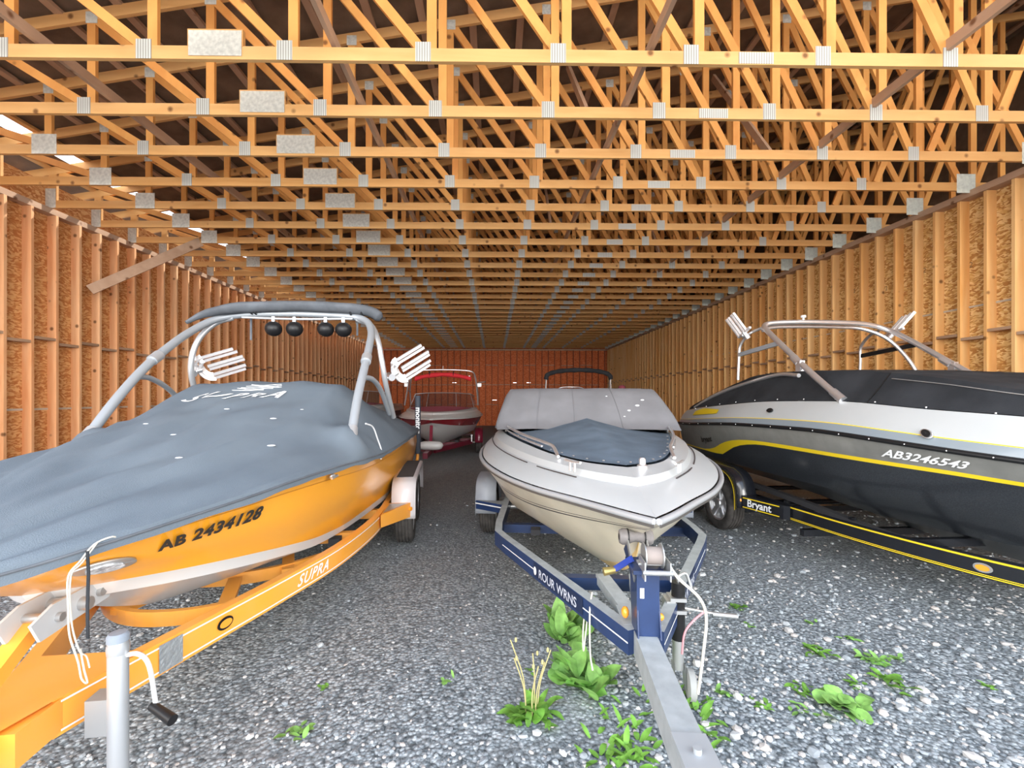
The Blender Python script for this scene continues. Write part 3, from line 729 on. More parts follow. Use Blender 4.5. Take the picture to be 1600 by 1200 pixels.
# ================================================================== ORANGE TRAILER
lt, rt_ = pose(-2.22, 5.37, 6.2)
ot = tag(empty('boat_trailer', lt, rt_), 'orange two-axle boat trailer under the orange boat, at left', 'trailer')
RP = [(-2.7,.93,.56),(-1,.96,.56),(.3,.97,.56),(.8,.955,.56),(1.3,.90,.56),(1.93,.76,.56),(2.5,.55,.56),(2.9,.385,.56),(3.41,.175,.56),(3.62,.09,.56)]
TS = (ORANGEP, ORANGEP)
for sg in (1,-1):
    r_, P = rail(ot, [(x, sg*y, z) for x, y, z in RP], .06, .155, TS)
    off = -.0325 if sg > 0 else .0325
    k0 = next(i for i, p in enumerate(P) if p.x > .9)
    strip(ot, P[k0:], off*1.02, .052, .060, WLET, 'pin_stripe').parent = r_; strip(ot, P[k0:], off*1.02, -.062, -.054, WLET, 'pin_stripe').parent = r_
    Lt = sum((P[i+1]-P[i]).length for i in range(len(P)-1))
    f = along(P[::-1], .0345, Lt-5.12 if sg > 0 else 0) if sg > 0 else along(P, .0345, 4.3)
    text('SUPRA', .105, WLET, r_, (lambda a, c, f=f: f(a, c-.035)), 'lettering', shear=.5, bold=.002, space=1.15)
    # amber side light, tread plate sticker
    Q = P[::-1]
    if sg > 0:
        f2 = along(Q, .036, .78); b = B(); b.grid([[f2(.045*rr*math.cos(a), .030*rr*math.sin(a)) for a in [2*math.pi*i/20 for i in range(21)]] for rr in (1.15,1,0)])
        o = b.build('side_light', BLACKP, r_); b = B(); f3 = along(Q, .041, .78); b.grid([[f3(.040*rr*math.cos(a), .022*rr*math.sin(a)) for a in [2*math.pi*i/20 for i in range(21)]] for rr in (1,0)]); b.build('lens', AMBER, o)
        f4 = along(Q, .037, .47); b = B(); b.grid([[f4(a, c) for a in (-.06,0,.06)] for c in (-.068,.068)]); b.build('tread_patch', TREAD, r_)
b = B()      # tongue and gusset plate
b.box((3.62,0,.485), (.36,.26,.13)); b.beam((3.4,0,.49),(4.75,0,.49),.11,.13)
b.add([(3.30,.24,.562),(3.30,-.24,.562),(3.86,-.06,.562),(3.86,.06,.562)], [(0,1,2,3)])
b.build('tongue', ORANGEP, ot)
b = B(); b.box((4.85,0,.53), (.25,.12,.09)); b.ball((4.95,0,.55), .065, 14); b.build('coupler', STEEL, ot, 40)
for x in (1.35,-.9,.55,-2.4):
    w_ = hermite([p[0] for p in RP],[p[1] for p in RP],x); b = B(); b.beam((x,-w_,.47),(x,w_,.47),.09,.07,up=(1,0,0)); b.build('cross_member', ORANGEP, ot)
for x0, nm in ((2.72,'guide_arch'),(2.17,'guide_arch')):    # curved arches crossing beneath the bow
    hw = .66 if x0 > 2.5 else .80; P = [Vector((x0-.50*abs(v)**2.3*(1.0 if x0 > 2.5 else 1.15), v*hw, .455-.0*abs(v))) for v in [-1+i/12 for i in range(25)]]
    b = B(); b.sweep(P, [(-.018,-.055),(.018,-.055),(.018,.03),(-.018,.03)]); b.build(nm, ORANGEP, ot)
for x, y0_, x1_, y1_ in ((2.22,.17,2.66,.30),(2.22,-.17,2.66,-.30),(1.72,.36,2.10,.48),(1.72,-.36,2.10,-.48)):
    b = B(); b.beam((x,y0_,.46),(x1_,y1_,.46),.085,.03); b.build('arch_strut', ORANGEP, ot)
for sg in (1,-1):
    b = B(); b.beam((-2.4,sg*.66,.50),(1.5,sg*.66,.47),.09,.05); b.build('bunk', CARPET, ot)
# winch post with grey bow stop
b = B(); b.beam((3.88,-.05,.55),(3.53,-.04,.80),.06,.06,up=(1,0,0)); b.build('winch_post', ORANGEP, ot)
b = B()
for sg in (1,-1): b.add([(3.18,sg*.06,.86),(3.26,sg*.06,.80),(3.62,sg*.06,.78),(3.66,sg*.06,.86),(3.56,sg*.06,.90),(3.24,sg*.06,.905)], [(0,1,2,3,4,5)])
o = b.build('bow_stop', mat('grey_bracket_paint', (.50,.53,.55), .5), ot); md = o.modifiers.new('t','SOLIDIFY'); md.thickness = .012; md.offset = 0
b = B(); b.cyl((3.32,-.09,.85),(3.32,.085,.85),.020,14); b.cyl((3.42,-.07,.84),(3.42,.10,.84),.028,14); b.cyl((3.54,-.07,.84),(3.54,.085,.84),.018,12); b.build('stop_roller', STEEL, o, 40)
# jack
jp = Matrix.Rotation(-rt_, 3, 'Z') @ (Vector((-1.475, 1.79, 0)) - Vector(lt)); jx, jy = jp.x, jp.y
b = B(); b.lathe([(.0001,.795),(.032,.792),(.0345,.78),(.0345,.13),(.033,.12),(.030,.12),(.030,.03)], (jx,jy,0), (0,0,1), 24); b.lathe([(.036,.73),(.038,.75),(.036,.77)], (jx,jy,0), (0,0,1), 24)
jk = b.build('tongue_jack', ALU, ot, 35)
b = B(); b.lathe([(.0001,.812),(.029,.81),(.037,.80),(.037,.778)], (jx,jy,0), (0,0,1), 24); b.build('cap', mat('grey_cap', (.25,.29,.34), .6), jk, 35)
b = B(); b.lathe([(.03,.04),(.07,.015),(.075,.0),(.0001,.0)], (jx,jy,0), (0,0,1), 20); b.build('foot', STEEL, jk, 35)
b = B(); b.tube(smoothpts([(jx,jy+.03,.72),(jx,jy+.075,.72),(jx-.02,jy+.10,.66),(jx-.02,jy+.125,.5)],4), .009, 8); b.build('crank', WHITE, jk, 40)
b = B(); b.cyl((jx-.02,jy+.11,.50),(jx+.04,jy+.22,.475),.017,12,.021); b.build('crank_handle', BLACKP, jk, 40)
b = B(); b.box((jx-.02,jy-.06,.49),(.08,.09,.14)); b.build('jack_bracket', STEEL, ot)
# wheels and fender
for sg in (1,-1):
    for x in (.02,-.90): wheel(ot, x, sg*1.15, .34, .21, s=sg)
    F = [(.46,.38),(.45,.62),(.40,.73),(.30,.785),(.10,.80),(-1.0,.80),(-1.18,.785),(-1.28,.73),(-1.33,.62),(-1.34,.38)]
    F = [(p.x, p.z) for p in smoothpts([(a,0,c) for a, c in F],4)]
    b = B(); ya, yb2 = sg*1.03, sg*1.285
    b.grid([[(x,y,z) for x, z in F] for y in (ya, yb2)]); 
    b.grid([[(x,y,z) for x, z in F] for y in (ya, yb2)][::1]) if False else None
    top = [(x,z) for x, z in F]; b.grid([[(x,yb2,z) for x, z in top],[(x*.93-.03,yb2,z-.05 if z > .45 else z) for x, z in top]])
    o = b.build('fender', mat('pale_fender_paint', (.66,.62,.62), .35, coat=.3), ot, 40); md = o.modifiers.new('t','SOLIDIFY'); md.thickness = .006
    b = B(); b.box((-.45,(ya+yb2)/2,.806),(1.35,.19,.006)); b.build('step_pad', CARPET, o)
    b = B(); b.add([(.46,sg*1.0,.40),(1.0,sg*.99,.44),(.46,sg*1.24,.40),(.46,sg*1.0,.56),(1.0,sg*.99,.565),(.46,sg*1.24,.56)], [(0,1,4,3),(3,4,5),(1,2,5,4),(0,2,1),(0,3,5,2)]); o2 = b.build('step', ORANGEP, ot)
    b = B(); b.add([(.50,sg*1.02,.563),(.93,sg*1.0,.567),(.50,sg*1.20,.563)], [(0,1,2)]); b.build('step_grip', TREAD, o2)
    b = B(); b.cyl((.50,sg*1.235,.50),(.51,sg*1.25,.50),.022,12); b.build('side_light', AMBER, o2)
    # guide pole at the stern
    tubeo([(-1.95,sg*.98,.52),(-2.15,sg*1.08,.53),(-2.32,sg*1.14,.66),(-2.35,sg*1.15,.82)], .026, ORANGEP, ot, 'guide_pole')
    b = B(); b.tube([(-2.35,sg*1.15,.76),(-2.35,sg*1.15,1.76)], .048, 16); o = b.build('pole_sleeve', mat('charcoal_sleeve', (.045,.055,.075), .7), ot, 40)
    if sg > 0: text('monitor', .135, WLET, o, lambda a, c: Vector((-2.35+.0495*math.cos((c-.035)/.0495), sg*1.15+.0495*math.sin((c-.035)/.0495), 1.56-a)) , 'lettering', bold=.004, sub=True)
for x in (.02,-.90):
    b = B(); b.cyl((x,-1.05,.34),(x,1.05,.34),.035,10); b.build('axle', STEEL, ot, 40)
# ================================================================== WHITE BOAT
lw, rw = pose(1.085, 5.55, -5)
DARKL2 = mat('dark_rail_groove', (.07,.065,.06), .5)
def small_runabout(name, loc, rz, lab, dz, mats, trim, fine=True, bands=(1,0,0,0,2,0,2,0,0,0)):
    """open-bow runabout: hull, rub rail, deck; returns root and its curves"""
    root = tag(empty(name, loc, rz), lab, 'boat')
    z = lambda P: Cv([(a, b_, c+dz) for a, b_, c in P])
    Rr = z([(-2.7,1.08,1.10),(-1.5,1.19,1.10),(0,1.22,1.10),(.7,1.17,1.10),(1.3,1.065,1.10),(1.95,.86,1.10),(2.5,.60,1.105),(2.95,.30,1.115),(3.2,.13,1.12),(3.36,0,1.12)])
    Cc = z([(-2.7,.95,.64),(0,.98,.64),(1,.84,.66),(1.8,.58,.71),(2.4,.31,.80),(2.8,.11,.89),(3.02,0,.95)])
    Kk = z([(-2.7,0,.28),(1.0,0,.27),(1.4,0,.29),(1.9,0,.37),(2.26,0,.48),(2.65,0,.62),(2.92,0,.80),(3.0,0,.93)])
    Ii = z([(-2.7,.95,1.30),(-.2,1.0,1.33),(.4,.92,1.31),(.9,.80,1.30),(1.5,.62,1.285),(2.1,.42,1.275),(2.45,.22,1.27),(2.62,0,1.27)])
    r, c, k, ii = Rr.at, Cc.at, Kk.at, Ii.at
    kk2 = lerpc(k, c, lambda t: .08+.22*t*t); kb = lambda t: k(t).lerp(c(t), .55)+Vector((0,0,-.025*(1-t)))
    l = [lerpc(c, r, f) for f in (.42,.455,.50,.52)]
    hl = [k, kk2, kb, c, *l, lambda t: lerpc(c, r, .75)(t)+Vector((0,.012*(1-t**5),0)), r]
    loft(hl, mats, bands, 'hull', root)
    inset = lambda t: Vector((r(t).x, max(0, r(t).y-.012), r(t).z+.018))
    d1 = lambda t: r(t).lerp(ii(t), .16)+Vector((0,0,.045*(1-.6*t)))
    d2 = lambda t: r(t).lerp(ii(t), .56)+Vector((0,0,.008)); d3 = lambda t: r(t).lerp(ii(t), .62)+Vector((0,0,.042))
    d4 = lambda t: r(t).lerp(ii(t), .93)+Vector((0,0,.022))
    dk = loft([inset, d1, d2, d3, d4, ii], trim['deck'], [0,0,0,0,0], 'deck', root, caps=False, smooth=22)
    for sg in (1,-1):
        b = B(); b.tube([Vector((r(i/NT).x, sg*(r(i/NT).y+.012), r(i/NT).z)) for i in range(NT+1)], .018, 8, scale=None); b.build('rub_rail', trim['rub'], root, 50)
        if fine:
            b = B(); b.sweep([Vector((p.x+.008, sg*(p.y+.016), p.z-.020)) for p in (r(i/NT) for i in range(NT+1))], [(-.004,-.008),(.004,-.008),(.004,.008),(-.004,.008)]); b.build('rub_rail_insert', DARKL2, root, 50)
    b = B(); rows = []
    for i in range(NT+1):
        p = ii(i/NT); rows.append([(p.x, p.y*v, p.z-.03) for v in (1,0,-1)])
    b.grid(rows); b.build('cockpit_floor', trim['inner'], root)
    return root, r, c, k, ii
DARKL = mat('dark_pinstripe', (.05,.04,.04), .5)
wbt, wr_, wc_, wk_, wi_ = small_runabout('motorboat', lw, rw, 'white and cream open-bow motorboat with grey snap-on covers, in the centre', 0., [CREAM, KEELY, DARKL], dict(deck=[HULLW], rub=mat('silver_rub_rail', (.42,.43,.44), .4, .3), inner=COVERB))
# snapped bow cover with a centre pole ridge
b = B(); rows = []
def bowc(t, v):
    p = wi_(t); a = abs(v); x = p.x
    rz_ = .17*max(0., 1-((x-.42)/2.1))**1.2 if x > .42 else .17
    z = p.z + .018 + rz_*(1-a)**1.7 + .008*noise.noise((x*3, v*3, 0))*(1-a)
    return Vector((x, p.y*v*.985, z))
def t_of(curve, x):
    lo_, hi = 0., 1.
    for _ in range(24):
        m_ = (lo_+hi)/2
        if curve(m_).x < x: lo_ = m_
        else: hi = m_
    return lo_
tb = t_of(wi_, .42)
for i in range(31): rows.append([bowc(tb+(1-tb)*i/30, 1-2*j/24) for j in range(25)])
b.grid(rows); bcv = b.build('bow_cover', COVERB, wbt, 50)
for sg in (1,-1):
    for i in range(10):
        p = wi_(tb+(1-tb)*(.12+.085*i)); q = B(); q.ball((p.x-.02, p.y*sg*.955, p.z+.030), .010, 8, (1,1,.5)); q.build('snap', CHROME, bcv, 60)
# tall cover over the windscreen and cockpit
b = B(); rows = []
XS = [.52,.44,.36,.22,.05,-.15,-.30,-.42,-.6,-1.2,-1.9,-2.4,-2.7]
ZS = [1.375,1.41,1.45,1.56,1.68,1.80,1.845,1.85,1.84,1.74,1.55,1.40,1.34]
def cct(x, v):
    top = hermite(XS[::-1], ZS[::-1], x); base = 1.36 if x < .3 else 1.375; a = abs(v)
    bw = hermite([-2.7,-.2,.2,.52],[.99,1.07,1.07,1.02],x)
    k = (top-base)/.49; tw_ = 1-.13*k
    if a < .82: y = a/.82*tw_*bw; z = top - .012*(a/.82)**6 
    else:
        s_ = (a-.82)/.18; y = (tw_+(1-tw_)*s_)*bw; z = base + (top-.012-base)*(1-s_**1.15)
    y *= 1 if v > 0 else -1
    return Vector((x, y, z + .008*noise.noise((x*4,v*5,3))*(1-a)))
for x in [.52-.036*i for i in range(30)] + [-.6-.15*i for i in range(15)]:
    rows.append([cct(x, 1-2*j/40) for j in range(41)])
b.grid(rows); ccv = b.build('cockpit_cover', COVERL, wbt, 50)
for v in (-.45,-.1,.32):
    q = B(); q.sweep([cct(x,v)+Vector((0,0,.004)) for x in [.5-.03*i for i in range(30)]], [(-.004,-.002),(.004,-.002),(.004,.002),(-.004,.002)]); q.build('seam', mat('seam_thread', (.17,.17,.18), .9), ccv)
for x, y, s in ((.20,.42,.02),(.12,.52,.026),(.02,.60,.022),(.28,.36,.012),(-.05,.25,.012)):
    q = B(); p = cct(x, y); q.ball(p, s, 8, (.8,1.1,.5)); q.build('bird_dropping', WLET, ccv, 60)
# bow rails, cleats, nav light, badges
for sg in (1,-1):
    P = [(.30,sg*.93,1.33),(.36,sg*.92,1.395),(.7,sg*.85,1.39),(1.3,sg*.70,1.375),(1.85,sg*.52,1.36),(2.05,sg*.45,1.345),(2.25,sg*.42,1.29)]
    tubeo(P, .013, CHROME, wbt, 'bow_rail', k=5)
    tubeo([(p[0], p[1]+sg*.015, p[2]-.035) for p in P[1:5]], .008, CHROME, wbt, 'bow_rail_insert', k=5)
    x0, y0, z0 = 2.60, sg*.345, 1.262
    b = B(); b.tube([(x0-.07,y0+sg*.045,z0+.045),(x0,y0,z0+.04),(x0+.07,y0-sg*.045,z0+.045)], .0085, 8)
    for d in (-.022,.022): b.cyl((x0+d,y0-sg*d*.6,z0-.02),(x0+d,y0-sg*d*.6,z0+.04),.008,8,.006)
    b.build('cleat', CHROME, wbt, 50)
b = B(); b.lathe([(.034,-.03),(.034,.0),(.022,.008),(.022,.04),(.014,.05),(.0001,.052)], (2.64,.10,1.29), (0,0,1), 16); b.build('bow_light', CHROME, wbt, 40)
for sg in (1,-1):
    f = on_side(wr_, lambda t: wr_(t).lerp(wi_(t), .62)+Vector((0,0,.03)), 0, 0, sg) if False else None
def on_deck(sg, eps=.004):
    def f(x, u):
        t = t_of(wr_, x); p = wr_(t).lerp(wi_(t), .16)+Vector((0,0,.045*(1-.6*t))); q = wr_(t).lerp(wi_(t), .56)+Vector((0,0,.008))
        r = p.lerp(q, u); return Vector((r.x, r.y*sg, r.z+eps))
    return f
for sg in (1,-1):
    f = on_deck(sg)
    for xa, xb in ((.0,2.25),(2.45,2.95)):
        b = B(); b.sweep([f(xa+(xb-xa)*i/20, .80) for i in range(21)], [(-.004,-.003),(.004,-.003),(.004,.003),(-.004,.003)]); b.build('deck_pinstripe', DARKL, wbt)
    q = on_side(wr_, lambda t: wr_(t).lerp(wi_(t), .16)+Vector((0,0,.045*(1-.6*t))), .12 if sg < 0 else .25, .4, sg, .006)
    text('2155', .09, mat('grey_badge', (.30,.30,.30), .5), wbt, q, 'badge_lettering', shear=.3)
# ================================================================== BLUE TRAILER
lb, rb_ = pose(1.05, 5.55, -5)
bt = tag(empty('boat_trailer', lb, rb_), 'navy blue boat trailer with dusty grey upper faces under the white boat', 'trailer')
TS = (NAVY, DUSTT)
RPW = [(-2.6,.84,.55),(-.2,.87,.55),(1.35,.895,.55),(1.62,.88,.55),(1.80,.80,.55),(3.28,.06,.55)]
for sg in (1,-1):
    P0 = [Vector((x, sg*y, z)) for x, y, z in RPW]
    r_, P = rail(bt, P0, .065, .125, TS, k=0)
    strip(bt, P[-2:], -.0345*sg if sg > 0 else .0345, -.004, .004, WLET, 'pin_stripe').parent = r_
    f = along(P[-2:], .036, .62) if sg < 0 else along(P[-2:][::-1], .036, .45)
    bb_ = B(); bb_.grid([[f(a, c) for a in (-.03,.62)] for c in (-.045,.055)])
    o_ = bb_.build('decal', mat('dark_decal', (.012,.022,.06), .5), r_)
    f = along(P[-2:], .039, .62) if sg < 0 else along(P[-2:][::-1], .039, .45)
    text('ROUR WRNS', .085, mat('silver_lettering', (.55,.58,.66), .5), o_, (lambda a, c, f=f: f(a+.055, c-.028)), 'lettering', bold=.001, space=1.0)
    q = B(); q.grid([[f(-.0+.022*rr*math.cos(a), .03*rr*math.sin(a)) for a in [2*math.pi*i/14 for i in range(15)]] for rr in (1,0)]); q.build('emblem', WLET, o_)
b = B(); b.beam((3.12,0,.4825),(4.35,-.035,.4825),.105,.125); b.mi = [0]*6; o = b.build('tongue', (DUSTT,), bt)
b = B(); b.box((3.12,0,.485),(.22,.20,.132)); b.build('tongue_collar', DUSTT, bt)
b = B(); b.box((4.16,-.03,.555),(.30,.118,.025)); b.ball((4.36,-.035,.545), .070, 14, (1.2,.95,.7)); b.cyl((4.10,-.03,.56),(4.10,-.03,.585),.014,12); b.build('coupler', mat('grey_coupler', (.40,.43,.45), .5, .2), bt, 40)
for x, z in ((2.55,.49),(1.15,.44),(-1.6,.45)):
    w_ = hermite([p[0] for p in RPW],[p[1] for p in RPW],x)
    b = B(); b.beam((x,-w_,z),(x,w_,z),.08,.07,up=(1,0,0)); b.build('cross_member', NAVY, bt)
for sg in (1,-1):
    b = B(); b.beam((2.55,sg*.11,.52),(3.1,sg*.03,.52),.085,.06); b.build('tongue_strut', DUSTT, bt)
    b = B(); b.beam((-2.4,sg*.55,.50),(1.3,sg*.55,.44),.09,.05); b.build('bunk', CARPET, bt)
# winch post
b = B()
for sg in (1,-1): b.add([(3.22,sg*.055,.54),(3.36,sg*.055,.54),(3.30,sg*.05,.86),(3.05,sg*.05,.92),(2.98,sg*.05,.86),(3.15,sg*.05,.80)], [(0,1,2,3,4,5)])
b.box((3.32,0,.70),(.03,.11,.32)); b.box((3.25,0,.865),(.20,.15,.02))
post = b.build('winch_post', NAVY, bt); md = post.modifiers.new('t','SOLIDIFY'); md.thickness = .006
b = B(); b.lathe([(.018,-.092),(.036,-.09),(.044,-.075),(.044,-.052),(.030,-.02),(.026,0),(.030,.02),(.044,.052),(.044,.075),(.036,.09),(.018,.092)], (3.06,0,.955), (0,1,0), 22); rol = b.build('bow_roller', RUBW, post, 30)
for y in (-.045,.045):
    b = B(); b.lathe([(.036,-.004),(.0455,-.003),(.0455,.003),(.036,.004)], (3.06,y,.955), (0,1,0), 22); b.build('roller_band', BLACKP, rol, 30)
b = B()
for sg in (1,-1): b.beam((3.06,sg*.05,.96),(3.28,sg*.052,.80),.008,.035,up=(0,0,1))
b.box((3.3,.02,.90),(.05,.13,.01)); b.build('roller_bracket', STEEL, post)
wn = B(); wn.lathe([(.0001,-.045),(.062,-.045),(.062,-.040),(.036,-.038)], (3.30,.03,.935), (0,1,0), 24); wn.lathe([(.036,.038),(.062,.040),(.062,.045),(.0001,.045)], (3.30,.03,.935), (0,1,0), 24)
wn.box((3.34,-.03,.89),(.13,.006,.09)); wn.box((3.34,.09,.89),(.13,.006,.09)); wn.cyl((3.40,-.04,.885),(3.40,.10,.885),.012,10)
wo = wn.build('winch', STEEL, post, 35)
wn = B(); wn.cyl((3.30,-.01,.935),(3.30,.07,.935),.045,18); wn.build('winch_strap_drum', mat('strap_webbing', (.27,.23,.21), .9), wo, 40)
b = B(); b.beam((3.25,-.06,.90),(3.14,-.13,.80),.014,.03); b.build('winch_handle', BLUE, wo); b = B(); b.cyl((3.14,-.12,.80),(3.15,-.19,.79),.017,10,.022); b.build('handle_grip', BRASS, wo, 40)
b = B(); b.ball((3.20,-.085,.60), .026, 10, (1,.8,1.2)); b.build('side_light', AMBER, bt, 60)
b = B(); b.ball((3.24,.085,.60), .02, 10); b.build('side_light', AMBER, bt, 60)
b = B(); b.box((3.338,-.03,.76),(.002,.02,.05)); b.build('label_sticker', WLET, post)
# strap from the winch
b = B(); b.tube(smoothpts([(3.34,.10,.90),(3.40,.13,.86),(3.33,.25,.74),(3.28,.30,.62),(3.27,.29,.45),(3.25,.27,.22)],5), .0075, 8); b.build('winch_strap', ROPE, bt, 60)
b = B(); b.tube(smoothpts([(3.29,.29,.66),(3.27,.24,.60),(3.26,.20,.53),(3.25,.19,.42)],5), .005, 8); b.build('tie_cord', PINK, bt, 60)
b = B(); b.tube(smoothpts([(2.9,-.22,.57),(3.0,-.245,.50),(3.06,-.25,.30),(3.09,-.24,.22)],4), .005, 6); b.tube(smoothpts([(2.86,-.26,.42),(2.87,-.27,.30),(2.9,-.27,.22),(2.93,-.265,.3),(2.95,-.255,.42)],4), .005, 6); b.build('safety_cord', ROPE, bt, 60)
# swing-up jack with wheel beside the right rail
jx, jy = 2.93, .27
b = B(); b.cyl((jx,jy,.33),(jx,jy,.66),.038,18); j = b.build('tongue_jack', BLACKP, bt, 40)
b = B(); b.cyl((jx,jy,.16),(jx,jy,.33),.032,16); b.build('inner_tube', STEEL, j, 40)
b = B(); b.box((jx-.01,jy-.05,.50),(.10,.05,.12)); b.box((jx,jy-.01,.50),(.09,.09,.02)); b.box((jx,jy-.01,.57),(.09,.09,.02)); b.build('swivel_bracket', STEEL, j)
b = B()
for sg in (1,-1): b.add([(jx-.04,jy+sg*.03,.20),(jx+.04,jy+sg*.03,.20),(jx+.06,jy+sg*.03,.06),(jx+.0,jy+sg*.03,.06)], [(0,1,2,3)])
b.build('wheel_fork', STEEL, j)
b = B(); b.lathe([(.02,-.025),(.07,-.024),(.085,-.015),(.085,.015),(.07,.024),(.02,.025)], (jx+.03,jy+.06,.085), (.1,1,0), 24); b.build('jack_wheel', mat('grey_plastic_wheel', (.33,.34,.33), .7), j, 40)
b = B(); b.tube(smoothpts([(jx,jy,.66),(jx,jy,.69),(jx-.02,jy+.05,.70),(jx-.02,jy+.08,.62)],4), .009, 8); b.build('crank', STEEL, j, 40)
b = B(); b.cyl((jx-.02,jy+.20,.47),(jx-.02,jy+.34,.46),.014,10); b.cyl((jx-.02,jy+.04,.50),(jx-.02,jy+.20,.475),.008,8); b.build('crank_handle', STEEL, j, 40)
for sg in (1,-1):
    wheel(bt, -.2, sg*1.14, .33, .20, s=sg, rimm=WHITE)
    F = [(.24,.34),(.235,.52),(.18,.66),(.05,.73),(-.2,.75),(-.45,.73),(-.58,.66),(-.64,.52),(-.64,.34)]
    F = [(p.x, p.z) for p in smoothpts([(a,0,c) for a, c in F],4)]
    b = B(); b.grid([[(x,y,z) for x, z in F] for y in (sg*1.02, sg*1.27)]); b.grid([[(x,sg*1.27,z) for x, z in F],[(x*.92-.016,sg*1.27,z-.035) for x, z in F]])
    o = b.build('fender', mat('dusty_blue_grey_fender', (.26,.29,.34), .55, dust=.5, nscale=6, dustcol=(.42,.44,.46)), bt, 40); md = o.modifiers.new('t','SOLIDIFY'); md.thickness = .005
    b = B(); b.add([(.25,sg*.9,.40),(.55,sg*.9,.42),(.25,sg*1.26,.40),(.25,sg*.9,.50),(.55,sg*.9,.52),(.25,sg*1.26,.50)], [(0,1,4,3),(3,4,5),(1,2,5,4),(0,2,1),(0,3,5,2)]); b.mi=[0,1,0,0,0]; o = b.build('step', (NAVY, DUSTT), bt)
    b = B(); b.sweep([(.262,sg*1.262,.47),(.556,sg*.905,.485)], [(-.003,-.006),(.003,-.006),(.003,.006),(-.003,.006)]); b.build('pin_stripe', WLET, o)
b = B(); b.cyl((-.2,-1.03,.33),(-.2,1.03,.33),.035,10); b.build('axle', STEEL, bt, 40)
# ================================================================== BLACK BOAT
lk, rk = pose(4.4, 6.0, 4.5)
kb_ = tag(empty('motorboat', lk, rk), 'black, grey and white wakeboard boat with yellow stripes and a polished tower, at right', 'boat')
KR = Cv([(-2.1,.95,1.27),(-1.5,1.10,1.29),(-.8,1.2,1.33),(0,1.24,1.37),(1.2,1.24,1.385),(2.0,1.17,1.345),(2.6,.99,1.29),(3.2,.72,1.24),(3.8,.38,1.21),(4.25,0,1.20)])
KC = Cv([(-2.1,.85,.80),(-1,1.0,.80),(1.2,1.0,.78),(2.0,.86,.79),(2.6,.62,.82),(3.2,.33,.88),(3.6,.12,.95),(3.8,0,1.0)])
KK = Cv([(-2.1,0,.52),(-.5,0,.48),(.4,0,.42),(1.0,0,.34),(1.7,0,.31),(2.3,0,.31),(2.9,0,.44),(3.4,0,.70),(3.75,0,.97)])
KW = Cv([(-2.1,.80,1.50),(-1.5,.93,1.55),(-.6,1.02,1.62),(.4,1.04,1.68),(1.36,1.03,1.69),(2.2,.95,1.63),(2.85,.76,1.58),(3.4,.5,1.50),(3.8,.25,1.44),(4.05,0,1.42)])
r, c, k, w = KR.at, KC.at, KK.at, KW.at
def fz(t, ztab):
    p, q = c(t), r(t); z = hermite([a for a, _ in ztab], [b_ for _, b_ in ztab], q.x); return max(.02, min(.97, (z-p.z)/(q.z-p.z)))
YT_ = [(-1.0,.93),(-.75,.97),(-.5,1.06),(-.25,1.13),(.1,1.175),(.5,1.19),(1.4,1.18),(2.4,1.15),(3.2,1.10),(4.2,1.10)]
YB_ = [(-1.0,.91),(-.75,.90),(-.5,.91),(-.25,1.02),(.1,1.11),(.5,1.145),(1.4,1.14),(2.4,1.115),(3.2,1.07),(4.2,1.08)]
yb1 = lerpc(c, r, lambda t: fz(t, YB_)); yt1 = lerpc(c, r, lambda t: fz(t, YT_))
kmid = lambda t: k(t).lerp(c(t), .5)+Vector((0,0,-.02)); kst = lambda t: k(t).lerp(c(t), .53)+Vector((0,0,-.05*(1-t**3)))
b1 = lambda t: r(t).lerp(w(t), .03)+Vector((0,.0,.02)); bt_ = lambda t: r(t).lerp(w(t), .31)+Vector((0,.02*(1-t**4),0)); by_ = lambda t: r(t).lerp(w(t), .335)+Vector((0,.02*(1-t**4),0))
loft([k, kmid, kst, c, lambda t: lerpc(c,yb1,.5)(t)+Vector((0,.015*(1-t**5),0)), yb1, yt1, r, b1, bt_, by_, lambda t: by_(t).lerp(w(t),.5)+Vector((0,.02*(1-t**4),0)), w], [BLKG, YEL, GREYG, BLUEG, HULLW, BLACKP], [0,0,0,0,0,1,2,5,3,1,4,4], 'hull', kb_, caps=True, smooth=35)
for sg in (1,-1):
    b = B(); b.tube([Vector((r(i/NT).x, sg*(r(i/NT).y+.008), r(i/NT).z+.008)) for i in range(NT+1)], .020, 8); o = b.build('rub_rail', BLACKP, kb_, 50)
    b = B()
    for i in range(26): p = r(.04+.036*i); b.ball((p.x, sg*(p.y+.028), p.z+.010), .006, 6)
    b.build('rub_rail_screws', CHROME, o)
b = B(); rows = []
for i in range(NT+1):
    p = w(i/NT); rows.append([(p.x, p.y*v, p.z-.015) for v in (1,0,-1)])
b.grid(rows); b.build('deck', HULLW, kb_)
